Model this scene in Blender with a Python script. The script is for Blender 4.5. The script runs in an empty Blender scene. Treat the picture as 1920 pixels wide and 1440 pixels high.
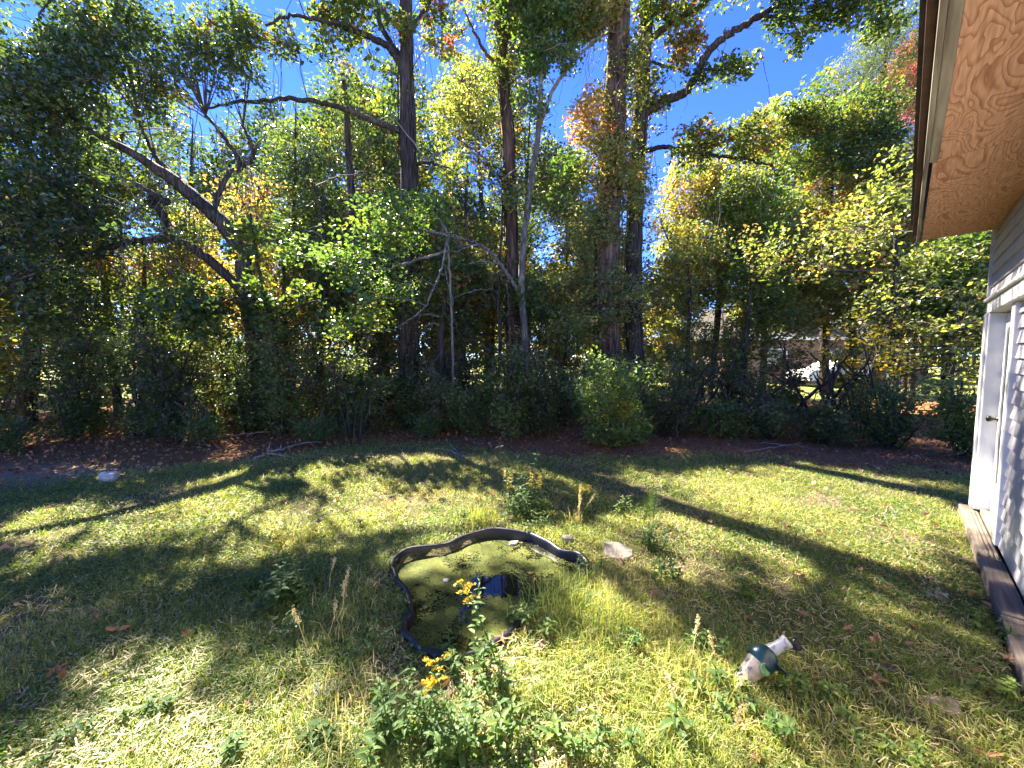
import bpy, math
import numpy as np
from mathutils import Vector

SC = bpy.context.scene
COL = SC.collection
R = np.random.default_rng(11)
rad = math.radians

# ------------------------------------------------------------------ camera, sky, sun, exposure
FPX, PITCH, CAMH = 720.0, rad(3.9), 1.6
cam = bpy.data.cameras.new('camera'); cam.sensor_width = 36; cam.lens = 36 * FPX / 1920
cam.clip_start = 0.02; cam.clip_end = 3000
camo = bpy.data.objects.new('camera', cam); COL.objects.link(camo)
camo.location = (0, 0, CAMH); camo.rotation_euler = (math.pi / 2 - PITCH, 0, 0)
SC.camera = camo
SUN_AZ, SUN_EL = rad(-38), rad(46)
world = bpy.data.worlds.new('World'); SC.world = world; world.use_nodes = True
wn = world.node_tree
sky = wn.nodes.new('ShaderNodeTexSky'); sky.sky_type = 'NISHITA'; sky.sun_disc = False
sky.sun_elevation = SUN_EL; sky.sun_rotation = SUN_AZ
sky.air_density = 0.75; sky.dust_density = 0.0; sky.ozone_density = 4.0; sky.altitude = 3000
hsv = wn.nodes.new('ShaderNodeHueSaturation'); hsv.inputs['Saturation'].default_value = 1.22; hsv.inputs['Hue'].default_value = .521
wn.links.new(sky.outputs[0], hsv.inputs['Color']); wn.links.new(hsv.outputs[0], wn.nodes['Background'].inputs[0])
wn.nodes['Background'].inputs[1].default_value = 0.086
SUNV = np.array([math.sin(SUN_AZ) * math.cos(SUN_EL), math.cos(SUN_AZ) * math.cos(SUN_EL), math.sin(SUN_EL)])
sun = bpy.data.lights.new('sun', 'SUN'); sun.energy = 5.0; sun.angle = rad(0.53); sun.color = (1.0, .9, .76)
suno = bpy.data.objects.new('sun', sun); COL.objects.link(suno)
suno.rotation_euler = Vector(SUNV).to_track_quat('Z', 'Y').to_euler(); suno.location = SUNV * 60
vs = SC.view_settings
vs.view_transform = 'Standard'; vs.look = 'None'; vs.gamma = 1.0; vs.exposure = 3.0; vs.use_curve_mapping = False
SC.cycles.max_bounces = 6; SC.cycles.diffuse_bounces = 3; SC.cycles.transmission_bounces = 4; SC.cycles.adaptive_threshold = .02
SC.cycles.sample_clamp_indirect = 6

# ------------------------------------------------------------------ picture <-> place
cp, sp = math.cos(PITCH), math.sin(PITCH)
def ray(px, py):
    x = (px - 960) / FPX; z = -(py - 720) / FPX
    return np.array([x, cp + z * sp, z * cp - sp])
def P(px, py, Y):
    d = ray(px, py); t = Y / d[1]
    return np.array([d[0] * t, Y, CAMH + d[2] * t])
def G(px, py, z=0.0):
    d = ray(px, py); t = (z - CAMH) / d[2]
    return np.array([d[0] * t, d[1] * t, z])
def proj(V):
    yc = V[:, 1] * cp - (V[:, 2] - CAMH) * sp; zc = V[:, 1] * sp + (V[:, 2] - CAMH) * cp
    yc = np.maximum(yc, .01)
    return np.stack([960 + FPX * V[:, 0] / yc, 720 - FPX * zc / yc], 1)
def inpoly(pts, poly):
    x, y = pts[:, 0], pts[:, 1]; c = np.zeros(len(pts), bool); n = len(poly)
    for i in range(n):
        x0, y0 = poly[i]; x1, y1 = poly[i - 1]
        m = ((y0 > y) != (y1 > y)); d = (y1 - y0) if y1 != y0 else 1e-9
        c ^= m & (x < (x1 - x0) * (y - y0) / d + x0)
    return c
_ng = R.random((64, 64))
def noise2(x, y):
    x = np.asarray(x, float); y = np.asarray(y, float)
    xi = np.floor(x).astype(int); yi = np.floor(y).astype(int); fx = x - xi; fy = y - yi
    fx = fx * fx * (3 - 2 * fx); fy = fy * fy * (3 - 2 * fy)
    a = _ng[xi % 64, yi % 64]; b = _ng[(xi + 1) % 64, yi % 64]; c = _ng[xi % 64, (yi + 1) % 64]; d = _ng[(xi + 1) % 64, (yi + 1) % 64]
    return (a * (1 - fx) + b * fx) * (1 - fy) + (c * (1 - fx) + d * fx) * fy
def fbm(x, y, s=1.0):
    return .5 * noise2(x * s, y * s) + .3 * noise2(x * s * 2.1 + 9, y * s * 2.1 + 4) + .2 * noise2(x * s * 4.3 + 3, y * s * 4.3 + 17)
def sstep(a, b, x):
    t = np.clip((x - a) / (b - a), 0, 1); return t * t * (3 - 2 * t)

# ------------------------------------------------------------------ mesh and object helpers
class Geo:
    def __init__(s): s.V = []; s.L = []; s.K = []; s.T = []; s.n = 0
    def add(s, V, F, tint=.5):
        V = np.asarray(V, float); F = np.asarray(F, int)
        if len(V) == 0 or len(F) == 0: return s
        s.V.append(V); s.L.append((F + s.n).ravel()); s.K.append(np.full(len(F), F.shape[1]))
        s.T.append(np.broadcast_to(np.asarray(tint, float), (len(F),)).copy()); s.n += len(V)
        return s
    def mesh(s, name, base=(0, 0, 0), smooth=False):
        me = bpy.data.meshes.new(name)
        V = np.concatenate(s.V) - np.asarray(base, float); L = np.concatenate(s.L); K = np.concatenate(s.K); T = np.concatenate(s.T)
        me.vertices.add(len(V)); me.vertices.foreach_set('co', V.astype(np.float32).ravel())
        me.loops.add(len(L)); me.loops.foreach_set('vertex_index', L.astype(np.int32))
        me.polygons.add(len(K)); st = np.concatenate([[0], np.cumsum(K)[:-1]])
        me.polygons.foreach_set('loop_start', st.astype(np.int32))
        if smooth: me.polygons.foreach_set('use_smooth', np.ones(len(K), bool))
        else: me.polygons.foreach_set('use_smooth', np.zeros(len(K), bool))
        a = me.attributes.new('tint', 'FLOAT', 'FACE'); a.data.foreach_set('value', T.astype(np.float32))
        me.update(calc_edges=True)
        return me
def new(name, data, mat=None, parent=None, loc=None):
    o = bpy.data.objects.new(name, data); COL.objects.link(o)
    if mat is not None and not data.materials: data.materials.append(mat)
    if parent is not None: o.parent = parent
    if loc is not None: o.location = loc
    return o
def part(name, g, mat, parent, smooth=False, base=None):
    """a part: vertices given in world space, stored relative to the thing's origin"""
    if g.n == 0: return None
    b = np.array(parent.location) if base is None else base
    q = parent
    while base is None and q.parent is not None:
        q = q.parent; b = b + np.array(q.location)
    return new(name, g.mesh(name, b, smooth), mat, parent)
def tag(o, label=None, cat=None, group=None, kind=None):
    if label: o['label'] = label
    if cat: o['category'] = cat
    if group: o['group'] = group
    if kind: o['kind'] = kind
    return o
def thing(name, label, cat, loc, group=None):
    o = bpy.data.objects.new(name, None); COL.objects.link(o); o.location = loc; o.empty_display_size = .1
    return tag(o, label, cat, group)
def single(name, g, mat, loc, label, cat, group=None, smooth=False, kind=None):
    o = new(name, g.mesh(name, loc, smooth), mat, None, loc)
    return tag(o, label, cat, group, kind)

def smoothpath(pts, n):
    pts = np.asarray(pts, float)
    if len(pts) == 2:
        t = np.linspace(0, 1, n)[:, None]; return pts[0] * (1 - t) + pts[1] * t
    e = np.vstack([2 * pts[0] - pts[1], pts, 2 * pts[-1] - pts[-2]])
    m = len(pts) - 1; u = np.linspace(0, m - 1e-6, n); i = u.astype(int); t = (u - i)[:, None]
    p0, p1, p2, p3 = e[i], e[i + 1], e[i + 2], e[i + 3]
    return .5 * (2 * p1 + (p2 - p0) * t + (2 * p0 - 5 * p1 + 4 * p2 - p3) * t * t + (3 * p1 - p0 - 3 * p2 + p3) * t ** 3)
def tube(g, pts, rr, n=16, sides=8, rough=0.0, tint=.5, wob=0.0, cap=True):
    """tube through pts; columns of rr are radii at pts"""
    pts = np.asarray(pts, float); rr = np.broadcast_to(np.asarray(rr, float), (len(pts),))
    C = smoothpath(pts, n); r = np.interp(np.linspace(0, len(pts) - 1, n), np.arange(len(pts)), rr)
    if wob: C = C + R.normal(0, wob, C.shape) * np.linspace(0, 1, n)[:, None] ** .5
    T = np.gradient(C, axis=0); T /= np.linalg.norm(T, axis=1)[:, None] + 1e-9
    ref = np.array([1., 0, 0]) if abs(T[0][0]) < .8 else np.array([0, 1., 0])
    U = []
    u = ref - T[0] * ref.dot(T[0])
    for t in T:
        u = u - t * u.dot(t); u = u / (np.linalg.norm(u) + 1e-9); U.append(u)
    U = np.array(U); W = np.cross(T, U)
    a = np.arange(sides) * 2 * math.pi / sides
    k = np.ones((n, sides))
    if rough:
        rid = 1 + rough * (R.random(sides) - .5) * 1.6
        k = k * rid[None, :] + rough * (R.random((n, sides)) - .5)
    V = C[:, None, :] + (r[:, None] * k)[:, :, None] * (np.cos(a)[None, :, None] * U[:, None, :] + np.sin(a)[None, :, None] * W[:, None, :])
    V = V.reshape(-1, 3)
    i = np.arange(n - 1)[:, None] * sides; j = np.arange(sides)[None, :]; j2 = (j + 1) % sides
    Fq = np.stack([i + j, i + j2, i + sides + j2, i + sides + j], -1).reshape(-1, 4)
    g.add(V, Fq, tint)
    if cap:
        for b, c in ((0, C[0]), ((n - 1) * sides, C[-1])):
            idx = b + np.arange(sides)
            g.add(np.vstack([V[idx], c]), np.stack([np.arange(sides), (np.arange(sides) + 1) % sides, np.full(sides, sides)], 1), tint)
    return C
def sticks(g, A, B, ra, rb, tint=.5):
    A = np.asarray(A, float); B = np.asarray(B, float); n = len(A)
    if n == 0: return
    d = B - A; d = d / (np.linalg.norm(d, axis=1)[:, None] + 1e-9)
    ref = np.where(np.abs(d[:, 2:3]) > .8, np.array([[1., 0, 0]]), np.array([[0, 0, 1.]]))
    u = np.cross(d, ref); u /= np.linalg.norm(u, axis=1)[:, None] + 1e-9; w = np.cross(d, u)
    ra = np.broadcast_to(ra, (n,)); rb = np.broadcast_to(rb, (n,))
    V = np.empty((n, 6, 3))
    for k in range(3):
        a = k * 2.0944; o = math.cos(a) * u + math.sin(a) * w
        V[:, k] = A + o * ra[:, None]; V[:, 3 + k] = B + o * rb[:, None]
    b = np.arange(n)[:, None, None] * 6
    F = b + np.array([[0, 1, 4, 3], [1, 2, 5, 4], [2, 0, 3, 5]])[None]
    g.add(V.reshape(-1, 3), F.reshape(-1, 4), np.repeat(np.broadcast_to(tint, (n,)), 3))
def unit(v): return v / (np.linalg.norm(v, axis=-1, keepdims=True) + 1e-9)
def leaves(g, C, size, tint, up=.5, droop=.25, aspect=.62, fold=.18):
    """one folded leaf blade for each centre"""
    n = len(C)
    if n == 0: return
    size = np.broadcast_to(size, (n,))
    a = R.normal(0, 1, (n, 3)); a[:, 2] = a[:, 2] * .6 - droop; a = unit(a)
    nn = R.normal(0, 1, (n, 3)); nn[:, 2] += up * 2.2
    nn = unit(nn - a * np.sum(nn * a, 1, keepdims=True)); b = np.cross(nn, a)
    L = (size * .5)[:, None]; W = L * aspect * R.uniform(.8, 1.2, (n, 1)); f = L * fold * R.uniform(.2, 1.6, (n, 1))
    V = np.stack([C - a * L, C + b * W + nn * f + a * L * .12 * R.normal(0, 1, (n, 1)), C + a * L - nn * f * .5, C - b * W + nn * f], 1)
    F = np.arange(n)[:, None] * 4 + np.arange(4)[None]
    g.add(V.reshape(-1, 3), F, tint)

# ------------------------------------------------------------------ materials
def M(name):
    m = bpy.data.materials.new(name); m.use_nodes = True; nt = m.node_tree
    for n in list(nt.nodes): nt.nodes.remove(n)
    out = nt.nodes.new('ShaderNodeOutputMaterial')
    return m, nt, out
def N(nt, t, **kw):
    n = nt.nodes.new('ShaderNode' + t)
    for k, v in kw.items():
        if k.startswith('i_'):
            key = k[2:].replace('_', ' ')
            n.inputs[int(key) if key.isdigit() else key].default_value = v
        else: setattr(n, k, v)
    return n
def ramp(nt, stops, interp='LINEAR'):
    n = nt.nodes.new('ShaderNodeValToRGB'); e = n.color_ramp.elements; n.color_ramp.interpolation = interp
    while len(e) < len(stops): e.new(.5)
    for i, (p, c) in enumerate(stops):
        e[i].position = p; e[i].color = (c[0], c[1], c[2], 1) if not np.isscalar(c) else (c, c, c, 1)
    return n
def mat_leaf(name, stops, trans=.45, rough=.42, spec=.5, tmul=(1.9, 1.95, .75), gain=1.7):
    stops = [(p_, tuple(min(.6, x * gain) for x in c_)) for p_, c_ in stops]
    m, nt, out = M(name); L = nt.links.new
    at = N(nt, 'Attribute', attribute_name='tint'); r = ramp(nt, stops); L(at.outputs['Fac'], r.inputs[0])
    p = N(nt, 'BsdfPrincipled'); p.inputs['Roughness'].default_value = rough; p.inputs['Specular IOR Level'].default_value = spec
    L(r.outputs[0], p.inputs['Base Color'])
    mu = N(nt, 'Mix', data_type='RGBA', blend_type='MULTIPLY'); mu.inputs[0].default_value = 1
    L(r.outputs[0], mu.inputs[6]); mu.inputs[7].default_value = (*tmul, 1)
    tr = N(nt, 'BsdfTranslucent'); L(mu.outputs[2], tr.inputs[0])
    mx = N(nt, 'MixShader'); mx.inputs[0].default_value = trans
    L(p.outputs[0], mx.inputs[1]); L(tr.outputs[0], mx.inputs[2]); L(mx.outputs[0], out.inputs[0])
    return m
def mat_noise(name, stops, scale=(4, 4, 4), detail=6, rough=.8, spec=.3, bump=.0, bscale=None, dist=0, metal=0, coord='Object', nrough=.6):
    m, nt, out = M(name); L = nt.links.new
    tc = N(nt, 'TexCoord'); mp = N(nt, 'Mapping'); mp.inputs['Scale'].default_value = scale; L(tc.outputs[coord], mp.inputs[0])
    no = N(nt, 'TexNoise'); no.inputs['Scale'].default_value = 1; no.inputs['Detail'].default_value = detail
    no.inputs['Roughness'].default_value = nrough; no.inputs['Distortion'].default_value = dist
    L(mp.outputs[0], no.inputs['Vector']); r = ramp(nt, stops); L(no.outputs[0], r.inputs[0])
    p = N(nt, 'BsdfPrincipled'); p.inputs['Roughness'].default_value = rough; p.inputs['Specular IOR Level'].default_value = spec; p.inputs['Metallic'].default_value = metal
    L(r.outputs[0], p.inputs['Base Color']); L(p.outputs[0], out.inputs[0])
    if bump:
        b = N(nt, 'Bump'); b.inputs['Strength'].default_value = bump; b.inputs['Distance'].default_value = .02
        src = no
        if bscale:
            src = N(nt, 'TexNoise'); src.inputs['Scale'].default_value = bscale; src.inputs['Detail'].default_value = 6; L(tc.outputs[coord], src.inputs['Vector'])
        L(src.outputs[0], b.inputs['Height']); L(b.outputs[0], p.inputs['Normal'])
    return m
def mat_bark(name, c0, c1, c2, vs=1.6, hs=16):
    m, nt, out = M(name); L = nt.links.new
    tc = N(nt, 'TexCoord'); mp = N(nt, 'Mapping'); mp.inputs['Scale'].default_value = (hs, hs, vs); L(tc.outputs['Object'], mp.inputs[0])
    v = N(nt, 'TexVoronoi', feature='DISTANCE_TO_EDGE'); v.inputs['Scale'].default_value = 1.2; L(mp.outputs[0], v.inputs['Vector'])
    no = N(nt, 'TexNoise'); no.inputs['Scale'].default_value = 1.3; no.inputs['Detail'].default_value = 8; L(mp.outputs[0], no.inputs['Vector'])
    n2 = N(nt, 'TexNoise'); n2.inputs['Scale'].default_value = 1.1; n2.inputs['Detail'].default_value = 3; L(tc.outputs['Object'], n2.inputs['Vector'])
    ad = N(nt, 'Math', operation='MULTIPLY_ADD'); L(v.outputs['Distance'], ad.inputs[0]); ad.inputs[1].default_value = .9; L(no.outputs[0], ad.inputs[2])
    r = ramp(nt, [(.35, c0), (.62, c1), (1, c2)]); L(ad.outputs[0], r.inputs[0])
    r2 = ramp(nt, [(.45, (.55, .55, .55)), (.7, (1.15, 1.12, 1.0))]); L(n2.outputs[0], r2.inputs[0])
    mu = N(nt, 'Mix', data_type='RGBA', blend_type='MULTIPLY'); mu.inputs[0].default_value = 1; L(r.outputs[0], mu.inputs[6]); L(r2.outputs[0], mu.inputs[7])
    p = N(nt, 'BsdfPrincipled'); p.inputs['Roughness'].default_value = .9; p.inputs['Specular IOR Level'].default_value = .2
    L(mu.outputs[2], p.inputs['Base Color'])
    b = N(nt, 'Bump'); b.inputs['Strength'].default_value = .9; b.inputs['Distance'].default_value = .03
    L(ad.outputs[0], b.inputs['Height']); L(b.outputs[0], p.inputs['Normal']); L(p.outputs[0], out.inputs[0])
    return m

ML = {
 'oak': mat_leaf('leaf_glossy_dark', [(0, (.018, .03, .014)), (.4, (.032, .054, .02)), (.66, (.065, .09, .024)), (.84, (.14, .13, .03)), (.93, (.2, .11, .04)), (1, (.2, .09, .05))], trans=.4, rough=.3, spec=.9, gain=1.9),
 'gum': mat_leaf('leaf_sweetgum', [(0, (.025, .045, .018)), (.36, (.048, .08, .026)), (.64, (.095, .125, .03)), (.82, (.19, .17, .03)), (.92, (.26, .13, .04)), (1, (.24, .05, .04))], trans=.45, gain=1.3),
 'bright': mat_leaf('leaf_fresh_green', [(0, (.035, .07, .022)), (.45, (.065, .115, .034)), (.8, (.11, .15, .038)), (1, (.19, .19, .035))], trans=.42, rough=.4, gain=1.35),
 'olive': mat_leaf('leaf_olive_autumn', [(0, (.038, .05, .02)), (.35, (.075, .092, .03)), (.62, (.125, .13, .04)), (.82, (.2, .15, .05)), (.92, (.22, .115, .06)), (1, (.26, .10, .05))], trans=.45, gain=2.0),
 'red': mat_leaf('leaf_red_autumn', [(0, (.2, .05, .05)), (.5, (.34, .10, .09)), (1, (.38, .2, .08))], trans=.45, tmul=(1.6, .9, .8), gain=1.3),
 'yellow': mat_leaf('leaf_yellow', [(0, (.12, .13, .02)), (.5, (.32, .26, .02)), (1, (.42, .28, .03))], trans=.45, tmul=(1.4, 1.2, .5), gain=1.1),
 'shade': mat_leaf('leaf_evergreen_shrub', [(0, (.016, .027, .009)), (.35, (.032, .05, .014)), (.62, (.056, .075, .02)), (.84, (.10, .085, .03)), (1, (.15, .085, .04))], trans=.44, rough=.45, spec=.5, gain=2.6),
 'pine': mat_leaf('pine_needles', [(0, (.03, .05, .015)), (.6, (.07, .10, .025)), (1, (.14, .15, .04))], trans=.25, rough=.5),
 'vine': mat_leaf('leaf_ivy', [(0, (.02, .03, .014)), (.4, (.05, .066, .022)), (.64, (.10, .10, .034)), (.84, (.16, .10, .05)), (1, (.24, .12, .06))], trans=.4),
 'weed': mat_leaf('leaf_weed', [(0, (.035, .07, .02)), (.5, (.065, .115, .03)), (1, (.14, .18, .04))], trans=.42, rough=.55, spec=.3, gain=1.25),
 'grass': mat_leaf('grass_blades', [(0, (.05, .08, .024)), (.34, (.105, .148, .036)), (.6, (.21, .215, .06)), (.75, (.33, .27, .13)), (1, (.42, .32, .22))], trans=.45, rough=.5, spec=.35, tmul=(1.5, 1.5, .6), gain=1.6),
 'litter': mat_leaf('dead_leaves', [(0, (.05, .03, .018)), (.4, (.13, .065, .032)), (.7, (.24, .115, .048)), (1, (.36, .21, .1))], trans=.15, rough=.7, tmul=(1.2, .9, .7), gain=1.4),
 'straw': mat_leaf('pine_straw_needles', [(0, (.09, .038, .02)), (.5, (.22, .095, .048)), (1, (.36, .19, .11))], trans=.1, rough=.7, tmul=(1, 1, 1), gain=1.5),
 'gold': mat_leaf('goldenrod_florets', [(0, (.35, .22, .01)), (1, (.75, .5, .03))], trans=.3, tmul=(1.1, 1.0, .5), gain=1),
}
MB = {
 'oak': mat_bark('bark_dark', (.025, .02, .016), (.085, .068, .054), (.18, .15, .125)),
 'pine': mat_bark('bark_pine', (.04, .022, .016), (.16, .095, .068), (.32, .22, .17), 1.0, 9),
 'pale': mat_bark('bark_pale', (.1, .085, .065), (.26, .23, .19), (.42, .39, .34), 2.5, 10),
 'brown': mat_bark('bark_brown', (.02, .014, .01), (.075, .055, .042), (.16, .125, .1)),
 'twig': mat_noise('twig_bark', [(.3, (.05, .038, .03)), (.7, (.17, .135, .11))], (9, 9, 9), rough=.9),
 'dead': mat_noise('dead_wood', [(.3, (.14, .12, .10)), (.7, (.36, .32, .28))], (9, 9, 9), rough=.9),
}

# ------------------------------------------------------------------ ground
POND_PX = [(737, 1062), (744, 1042), (775, 1028), (822, 1021), (852, 1013), (885, 999), (930, 993), (985, 998), (1020, 1011), (1048, 1027), (1085, 1038), (1101, 1055), (1098, 1073), (1085, 1090),
           (1050, 1108), (1010, 1132), (975, 1160), (940, 1192), (905, 1211), (862, 1224), (820, 1222), (785, 1206), (760, 1184), (758, 1165), (770, 1146), (771, 1120), (752, 1092)]
RIM_Z, WATER_Z = .085, .018
POND = smoothpath([G(x, y, RIM_Z) for x, y in POND_PX] + [G(*POND_PX[0], RIM_Z)], 97)[:-1]
pond2 = [tuple(p[:2]) for p in POND]
PC = POND[:, :2].mean(0)
TH = rad(45.6)                                     # the house wall runs this far right of straight ahead
HD = np.array([math.sin(TH), math.cos(TH), 0]); HR = np.array([math.cos(TH), -math.sin(TH), 0])
def hp(s, w, z): return HD * s + HR * w + np.array([0, 0, z])
def yedge(x):
    return np.interp(x, [-12, -6.5, -5.2, -3.6, -2.2, -.6, .5, 2.2, 4.4, 5.3, 7], [4.4, 4.9, 5.6, 6.6, 7.3, 6.7, 6.35, 6.2, 5.95, 5.3, 4.6])
def zones(x, y):
    e = yedge(x) + (fbm(x, y, 1.3) - .5) * 1.5
    floor = sstep(-.25, .35, y - e) * (1 - sstep(12.5, 14.5, y))
    sand = np.exp(-(((x + 6.6) / 1.5) ** 2 + ((y - 5.25) / .5) ** 2) ** 1.5) * sstep(.25, .5, fbm(x, y, 2.2) + .15)
    return floor, sand
def gz(x, y):
    x = np.asarray(x, float); y = np.asarray(y, float)
    z = .05 * (fbm(x + 30, y + 30, .35) - .5) + .025 * (fbm(x + 7, y + 3, 1.4) - .5)
    z = z + .12 * sstep(6.5, 9, y) * (1 - sstep(12, 16, y))
    d = np.sqrt((x - PC[0]) ** 2 + (y - PC[1]) ** 2)
    return z * (.25 + .75 * sstep(.9, 1.8, d)) + .062 * (1 - sstep(.75, 1.5, d))
def grow_axis(lo, hi, step, far):
    a = list(np.arange(lo, hi + 1e-6, step)); s = step
    while a[-1] < far: s *= 1.35; a.append(a[-1] + s)
    s = step
    while a[0] > -far: s *= 1.35; a.insert(0, a[0] - s)
    return np.array(a)
xs = grow_axis(-10, 9, .16, 600); ys = grow_axis(-1, 12, .16, 600)
X, Y = np.meshgrid(xs, ys); Z = gz(X, Y)
inp = inpoly(np.stack([(X.ravel() - PC[0]) / .93 + PC[0], (Y.ravel() - PC[1]) / .93 + PC[1]], 1), pond2).reshape(X.shape)
Z = np.where(inp, -.2, Z)
V = np.stack([X, Y, Z], -1).reshape(-1, 3); nx = len(xs); ny = len(ys)
i = np.arange(ny - 1)[:, None] * nx + np.arange(nx - 1)[None]
gg = Geo().add(V, np.stack([i, i + 1, i + nx + 1, i + nx], -1).reshape(-1, 4))
fl, sa = zones(V[:, 0], V[:, 1])

m, nt, out = M('ground_soil_and_thatch'); L = nt.links.new
tc = N(nt, 'TexCoord'); za = N(nt, 'Attribute', attribute_name='zone'); sep = N(nt, 'SeparateColor'); L(za.outputs['Color'], sep.inputs[0])
def nz(scale, det=6, off=0):
    n = N(nt, 'TexNoise'); n.inputs['Scale'].default_value = scale; n.inputs['Detail'].default_value = det; n.inputs['Roughness'].default_value = .65
    L(tc.outputs['Object'], n.inputs['Vector']); return n
n1, n2, n3 = nz(60, 5), nz(1.6, 5), nz(9, 6)
lawn = ramp(nt, [(.3, (.05, .045, .022)), (.5, (.10, .095, .035)), (.66, (.2, .17, .085))]); L(n1.outputs[0], lawn.inputs[0])
soil = ramp(nt, [(.3, (.07, .05, .035)), (.6, (.17, .125, .09)), (.8, (.27, .2, .15))]); L(n1.outputs[0], soil.inputs[0])
flr = ramp(nt, [(.3, (.09, .042, .016)), (.5, (.2, .095, .036)), (.7, (.32, .175, .08))]); L(n1.outputs[0], flr.inputs[0])
snd = ramp(nt, [(.3, (.17, .115, .065)), (.55, (.29, .21, .125)), (.75, (.4, .31, .2))]); L(n1.outputs[0], snd.inputs[0])
def mixc(f, a, b):
    x = N(nt, 'Mix', data_type='RGBA'); L(f, x.inputs[0]); L(a, x.inputs[6]); L(b, x.inputs[7]); return x.outputs[2]
pm = ramp(nt, [(.48, 0.), (.62, 1.)]); L(n2.outputs[0], pm.inputs[0])
c = mixc(pm.outputs[0], lawn.outputs[0], soil.outputs[0]); c = mixc(sep.outputs[0], c, flr.outputs[0]); c = mixc(sep.outputs[1], c, snd.outputs[0])
far = ramp(nt, [(.3, (.11, .14, .03)), (.7, (.24, .23, .08))]); L(n3.outputs[0], far.inputs[0]); c = mixc(sep.outputs[2], c, far.outputs[0])
p = N(nt, 'BsdfPrincipled'); p.inputs['Roughness'].default_value = .95; p.inputs['Specular IOR Level'].default_value = .1; L(c, p.inputs['Base Color'])
b = N(nt, 'Bump'); b.inputs['Strength'].default_value = .8; b.inputs['Distance'].default_value = .03; L(n1.outputs[0], b.inputs['Height']); L(b.outputs[0], p.inputs['Normal'])
L(p.outputs[0], out.inputs[0]); M_GROUND = m
go = new('ground', gg.mesh('ground', smooth=True), M_GROUND); tag(go, 'patchy lawn and leaf-strewn forest floor', None, None, 'structure')
ca = go.data.color_attributes.new('zone', 'FLOAT_COLOR', 'POINT')
far_m = sstep(13, 15, V[:, 1])
ca.data.foreach_set('color', np.stack([fl, sa, far_m, np.ones(len(V))], 1).astype(np.float32).ravel())

# ------------------------------------------------------------------ house
def paint(name, c, dirt=.12, rough=.5):
    return mat_noise(name, [(.3, tuple(x * (1 - dirt) for x in c)), (.62, c)], (2.5, 2.5, 1.1), 8, rough, .35, .05, 60)
M_SIDE = paint('siding_paint', (.36, .35, .37), .28); M_TRIM = paint('white_trim_paint', (.6, .59, .57), .3); M_DOORP = paint('door_paint', (.66, .66, .65), .08, .35)
def mat_wood(name, c0, c1, sc):
    m, nt, out = M(name); L = nt.links.new
    tc = N(nt, 'TexCoord'); mp = N(nt, 'Mapping'); mp.inputs['Scale'].default_value = sc; L(tc.outputs['Object'], mp.inputs[0])
    n = N(nt, 'TexNoise'); n.inputs['Scale'].default_value = 1; n.inputs['Detail'].default_value = 9; n.inputs['Distortion'].default_value = .6; L(mp.outputs[0], n.inputs['Vector'])
    r = ramp(nt, [(.3, c0), (.7, c1)]); L(n.outputs[0], r.inputs[0]); p = N(nt, 'BsdfPrincipled'); p.inputs['Roughness'].default_value = .85
    p.inputs['Specular IOR Level'].default_value = .2; L(r.outputs[0], p.inputs['Base Color'])
    b = N(nt, 'Bump'); b.inputs['Strength'].default_value = .6; b.inputs['Distance'].default_value = .01; L(n.outputs[0], b.inputs['Height']); L(b.outputs[0], p.inputs['Normal'])
    L(p.outputs[0], out.inputs[0]); return m
M_TIMBER = mat_wood('weathered_timber', (.11, .088, .066), (.23, .19, .15), (2, 45, 45)); M_FASCIA = mat_wood('weathered_fascia', (.12, .1, .075), (.3, .27, .21), (2, 30, 30))
M_DRIP = mat_noise('rusty_drip_edge', [(.3, (.035, .018, .014)), (.7, (.09, .045, .034))], (12, 12, 12), rough=.6)
M_SHINGLE = mat_noise('roof_shingle', [(.3, (.05, .045, .04)), (.7, (.13, .12, .11))], (30, 30, 30), rough=.9)
M_GLASS, nt, out = M('door_glass'); p = N(nt, 'BsdfPrincipled'); p.inputs['Base Color'].default_value = (.2, .21, .21, 1); p.inputs['Roughness'].default_value = .12; p.inputs['Specular IOR Level'].default_value = .8; nt.links.new(p.outputs[0], out.inputs[0])
M_KNOB = mat_noise('dark_knob_metal', [(.3, (.02, .018, .016)), (.7, (.05, .045, .04))], (40, 40, 40), rough=.3, metal=.8)
# plywood: contour lines of a stretched noise, as rotary-cut veneer shows
M_PLY, nt, out = M('plywood_soffit'); L = nt.links.new
tc = N(nt, 'TexCoord'); mp = N(nt, 'Mapping'); mp.inputs['Scale'].default_value = (1.15, 3.0, 1); L(tc.outputs['Object'], mp.inputs[0])
n = N(nt, 'TexNoise'); n.inputs['Scale'].default_value = 1.25; n.inputs['Detail'].default_value = 3.2; n.inputs['Roughness'].default_value = .42; n.inputs['Distortion'].default_value = .55; L(mp.outputs[0], n.inputs['Vector'])
mm = N(nt, 'Math', operation='MULTIPLY'); mm.inputs[1].default_value = 23; L(n.outputs[0], mm.inputs[0])
fr = N(nt, 'Math', operation='FRACT'); L(mm.outputs[0], fr.inputs[0])
r = ramp(nt, [(0, (.57, .335, .215)), (.55, (.53, .3, .185)), (.82, (.4, .195, .11)), (.94, (.32, .145, .08)), (1, (.57, .335, .215))]); L(fr.outputs[0], r.inputs[0])
mp2 = N(nt, 'Mapping'); mp2.inputs['Scale'].default_value = (6, 90, 6); L(tc.outputs['Object'], mp2.inputs[0])
n2 = N(nt, 'TexNoise'); n2.inputs['Detail'].default_value = 6; n2.inputs['Scale'].default_value = 1; L(mp2.outputs[0], n2.inputs['Vector'])
r2 = ramp(nt, [(.3, (.72, .7, .68)), (.65, (1.1, 1.1, 1.1))]); L(n2.outputs[0], r2.inputs[0])
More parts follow.
